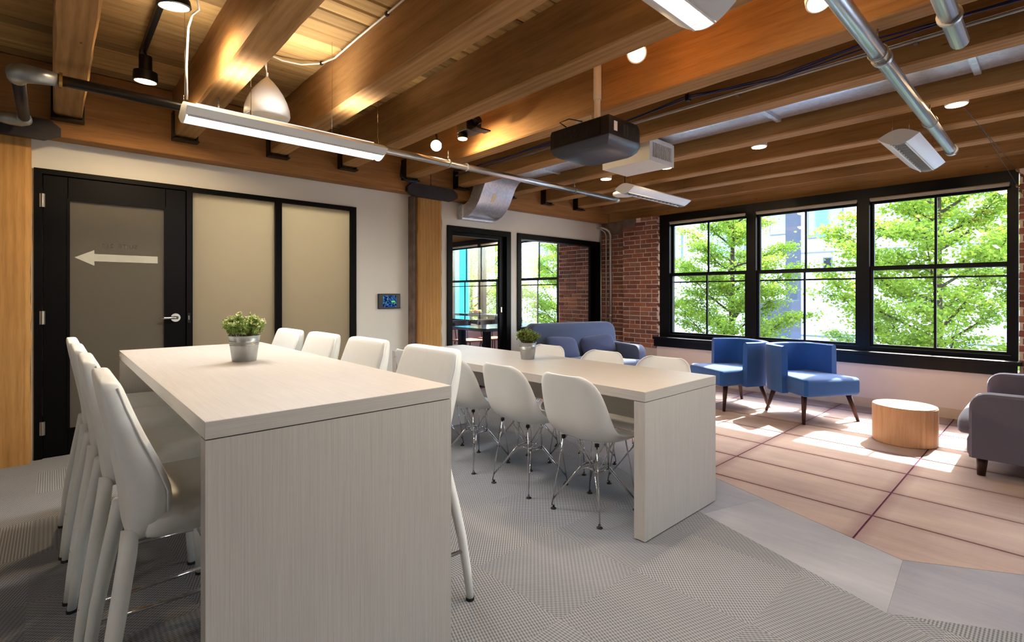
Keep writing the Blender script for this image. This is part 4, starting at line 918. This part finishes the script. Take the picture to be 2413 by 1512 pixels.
# tension wires to the brick pier
for lb, a, b in (('upper thin steel tension wire at the right above the windows', (4.72, .47, 2.57), (6.58, .22, 2.30)), ('lower thin steel tension wire at the right above the windows', (5.2, .40, 2.50), (6.58, .235, 2.16))):
    c = thing('tension_wire', lb, 'wire', (0, 0, 0), 0, 'tension wires'); MB().tube([a, b], .0022, 6).build('wire', 'steel_dark', c)
    A, B = Vector(a), Vector(b)
    for t_ in (.86, .95): MB().tube([A.lerp(B, t_-.008), A.lerp(B, t_+.008)], .012, 10).build('turnbuckle', 'brass', c, 'auto')
jb = thing('junction_cables', 'loose blue cable ends at the joist beside the timber post', 'cable', (2.98, 4.93, 2.52))
for k in range(3): MB().tube([(-.13, 0, .14), (-.14, -.02+.01*k, .02), (-.08, -.03, -.02), (.02+.02*k, -.03, -.03+.01*k), (.07, -.02, -.01)], .006, 6).build('cable', 'cable_blue' if k else 'cable_black', jb, True)

# ------------------------------------------------------------------ outside
GZ = -5.0
struct(bx('ground', 'street', None, 7.6, 60, -40, 60, GZ-.2, GZ))
def tree(label, x, y, h, w, zb, nl, seed, lean=0.0, name='street_tree'):
    random.seed(seed); global RNG; RNG = np.random.default_rng(seed)
    t = thing(name, label, 'tree', (x, y, GZ)); H0 = zb-GZ
    MB().tube([(0, 0, 0), (.03, 0, H0*.5), (0, .03, H0), (.02, lean*.3, H0+h*.5), (0, lean, H0+h*.93)], [.17, .15, .13, .06, .015], 10).build('trunk', 'bark', t, True)
    br = MB(); pts = []; brs = []
    nb = 46
    for k in range(nb):
        f = (k+.5)/nb; a = k*2.399+random.uniform(-.3, .3); z0 = H0-.1+f*h*.72
        env = w*(math.sin(math.pi*min(1, (f*.93+.09)))**.62); L = env*random.uniform(.85, 1.12)
        p0 = Vector((0, 0, z0)); p2 = Vector((math.cos(a)*L, math.sin(a)*L, z0+L*random.uniform(.45, .95))); p1 = p0.lerp(p2, .5)+Vector((0, 0, -.08*L))
        br.tube([p0, p1, p2], [.035, .02, .006], 5); brs.append((p0, p1, p2, L))
        for m in range(5):
            q = .35+.6*m/4; s0 = p0.lerp(p1, q*2) if q < .5 else p1.lerp(p2, q*2-1)
            b2 = a+random.choice((-1, 1))*random.uniform(.4, 1.0); l2 = L*random.uniform(.25, .45); s1 = s0+Vector((math.cos(b2)*l2, math.sin(b2)*l2, l2*random.uniform(.1, .5))); br.tube([s0, s1], [.010, .003], 4); brs.append((s0, s0.lerp(s1, .5), s1, l2))
    br.build('branches', 'bark', t)
    wts = np.array([b[3] for b in brs]); wts /= wts.sum(); cnt = RNG.multinomial(nl, wts); out = []
    for (p0, p1, p2, L), c in zip(brs, cnt):
        q = RNG.uniform(.25, 1.05, c)[:, None]; A, B, C = (np.array(v) for v in (p0, p1, p2)); P = (1-q)**2*A+2*q*(1-q)*B+q*q*C
        out.append(P+RNG.normal(size=(c, 3))*np.array([.16, .16, .055]))
    leaves_mesh('leaves', 'leaf_tree', t, np.concatenate(out), .08, .4, None, .55, .6)
    return t
tree('bushy green street tree outside the left and middle sashes', 14.6, 6.45, 9.6, 1.52, -2.6, 44000, 3)
tree('tall green street tree filling the right sash', 13.6, 1.72, 9.8, 1.85, -2.6, 54000, 5)
tree('green tree outside the meeting room windows nearest the brick pier', 13.4, 11.3, 9.4, 2.0, -2.8, 46000, 8)
tree('green tree outside the meeting room windows near the turquoise panel', 13.5, 17.4, 9.4, 2.1, -2.8, 44000, 9)
random.seed(11); RNG = np.random.default_rng(11)
bd_ = thing('white_building', 'bright white building across the street behind the trees', 'building', (27, 4, GZ))
MB().box(0, 8, -16, 6.2, 0, 20).build('facade', 'facade_white', bd_)
def bwin(ya, yb, za, zb, mat='facade_glass'):
    f = bx('window', 'facade_joint', bd_, -.06, .02, ya, yb, za, zb); bx('pane', mat, f, -.10, -.05, ya+.06, yb-.06, za+.06, zb-.06)
bwin(2.75, 4.25, 8.9, 11.4); bwin(3.2, 3.6, 7.3, 8.0, 'vent_dark'); bwin(-1.4, .55, 9.0, 11.4); bwin(-6, -3.4, 9.0, 11.4); bwin(-6, -3.4, 4.6, 7.2); bwin(4.6, 6.0, 9.2, 11.4)
MB().box(-.03, 0, -16, 6.2, 8.2, 8.28).box(-.03, 0, -16, 6.2, 4.2, 4.28).build('facade_joint', 'facade_joint', bd_)
tag(MB().box(24.6, 25.1, 7.95, 8.45, GZ, 12).build('grey_pillar', 'facade_grey', None), 'tall grey pillar standing before the white building', 'pillar')
tag(MB().box(23.2, 24.4, 7.75, 9.3, GZ, 1.0, .05, 1).build('grey_block', 'facade_grey', None), 'low grey block at the foot of the pillar', 'building')
pb = thing('pale_building', 'pale building seen behind the left tree', 'building', (30, 14, GZ)); MB().box(0, 8, -3.5, 22, 0, 15).build('facade', 'facade_white', pb)
for k in range(5):
    f = bx('window', 'facade_joint', pb, -.06, .02, -1.6+4*k, .6+4*k, 8.4, 10.6); bx('pane', 'facade_glass', f, -.1, -.05, -1.5+4*k, .5+4*k, 8.5, 10.5)
tq = tag(MB().box(9.6, 10.0, 12.95, 13.55, GZ, 3.3, .02, 1).build('turquoise_panel', 'turquoise', None), 'tall turquoise panel outside the meeting room window', 'panel')
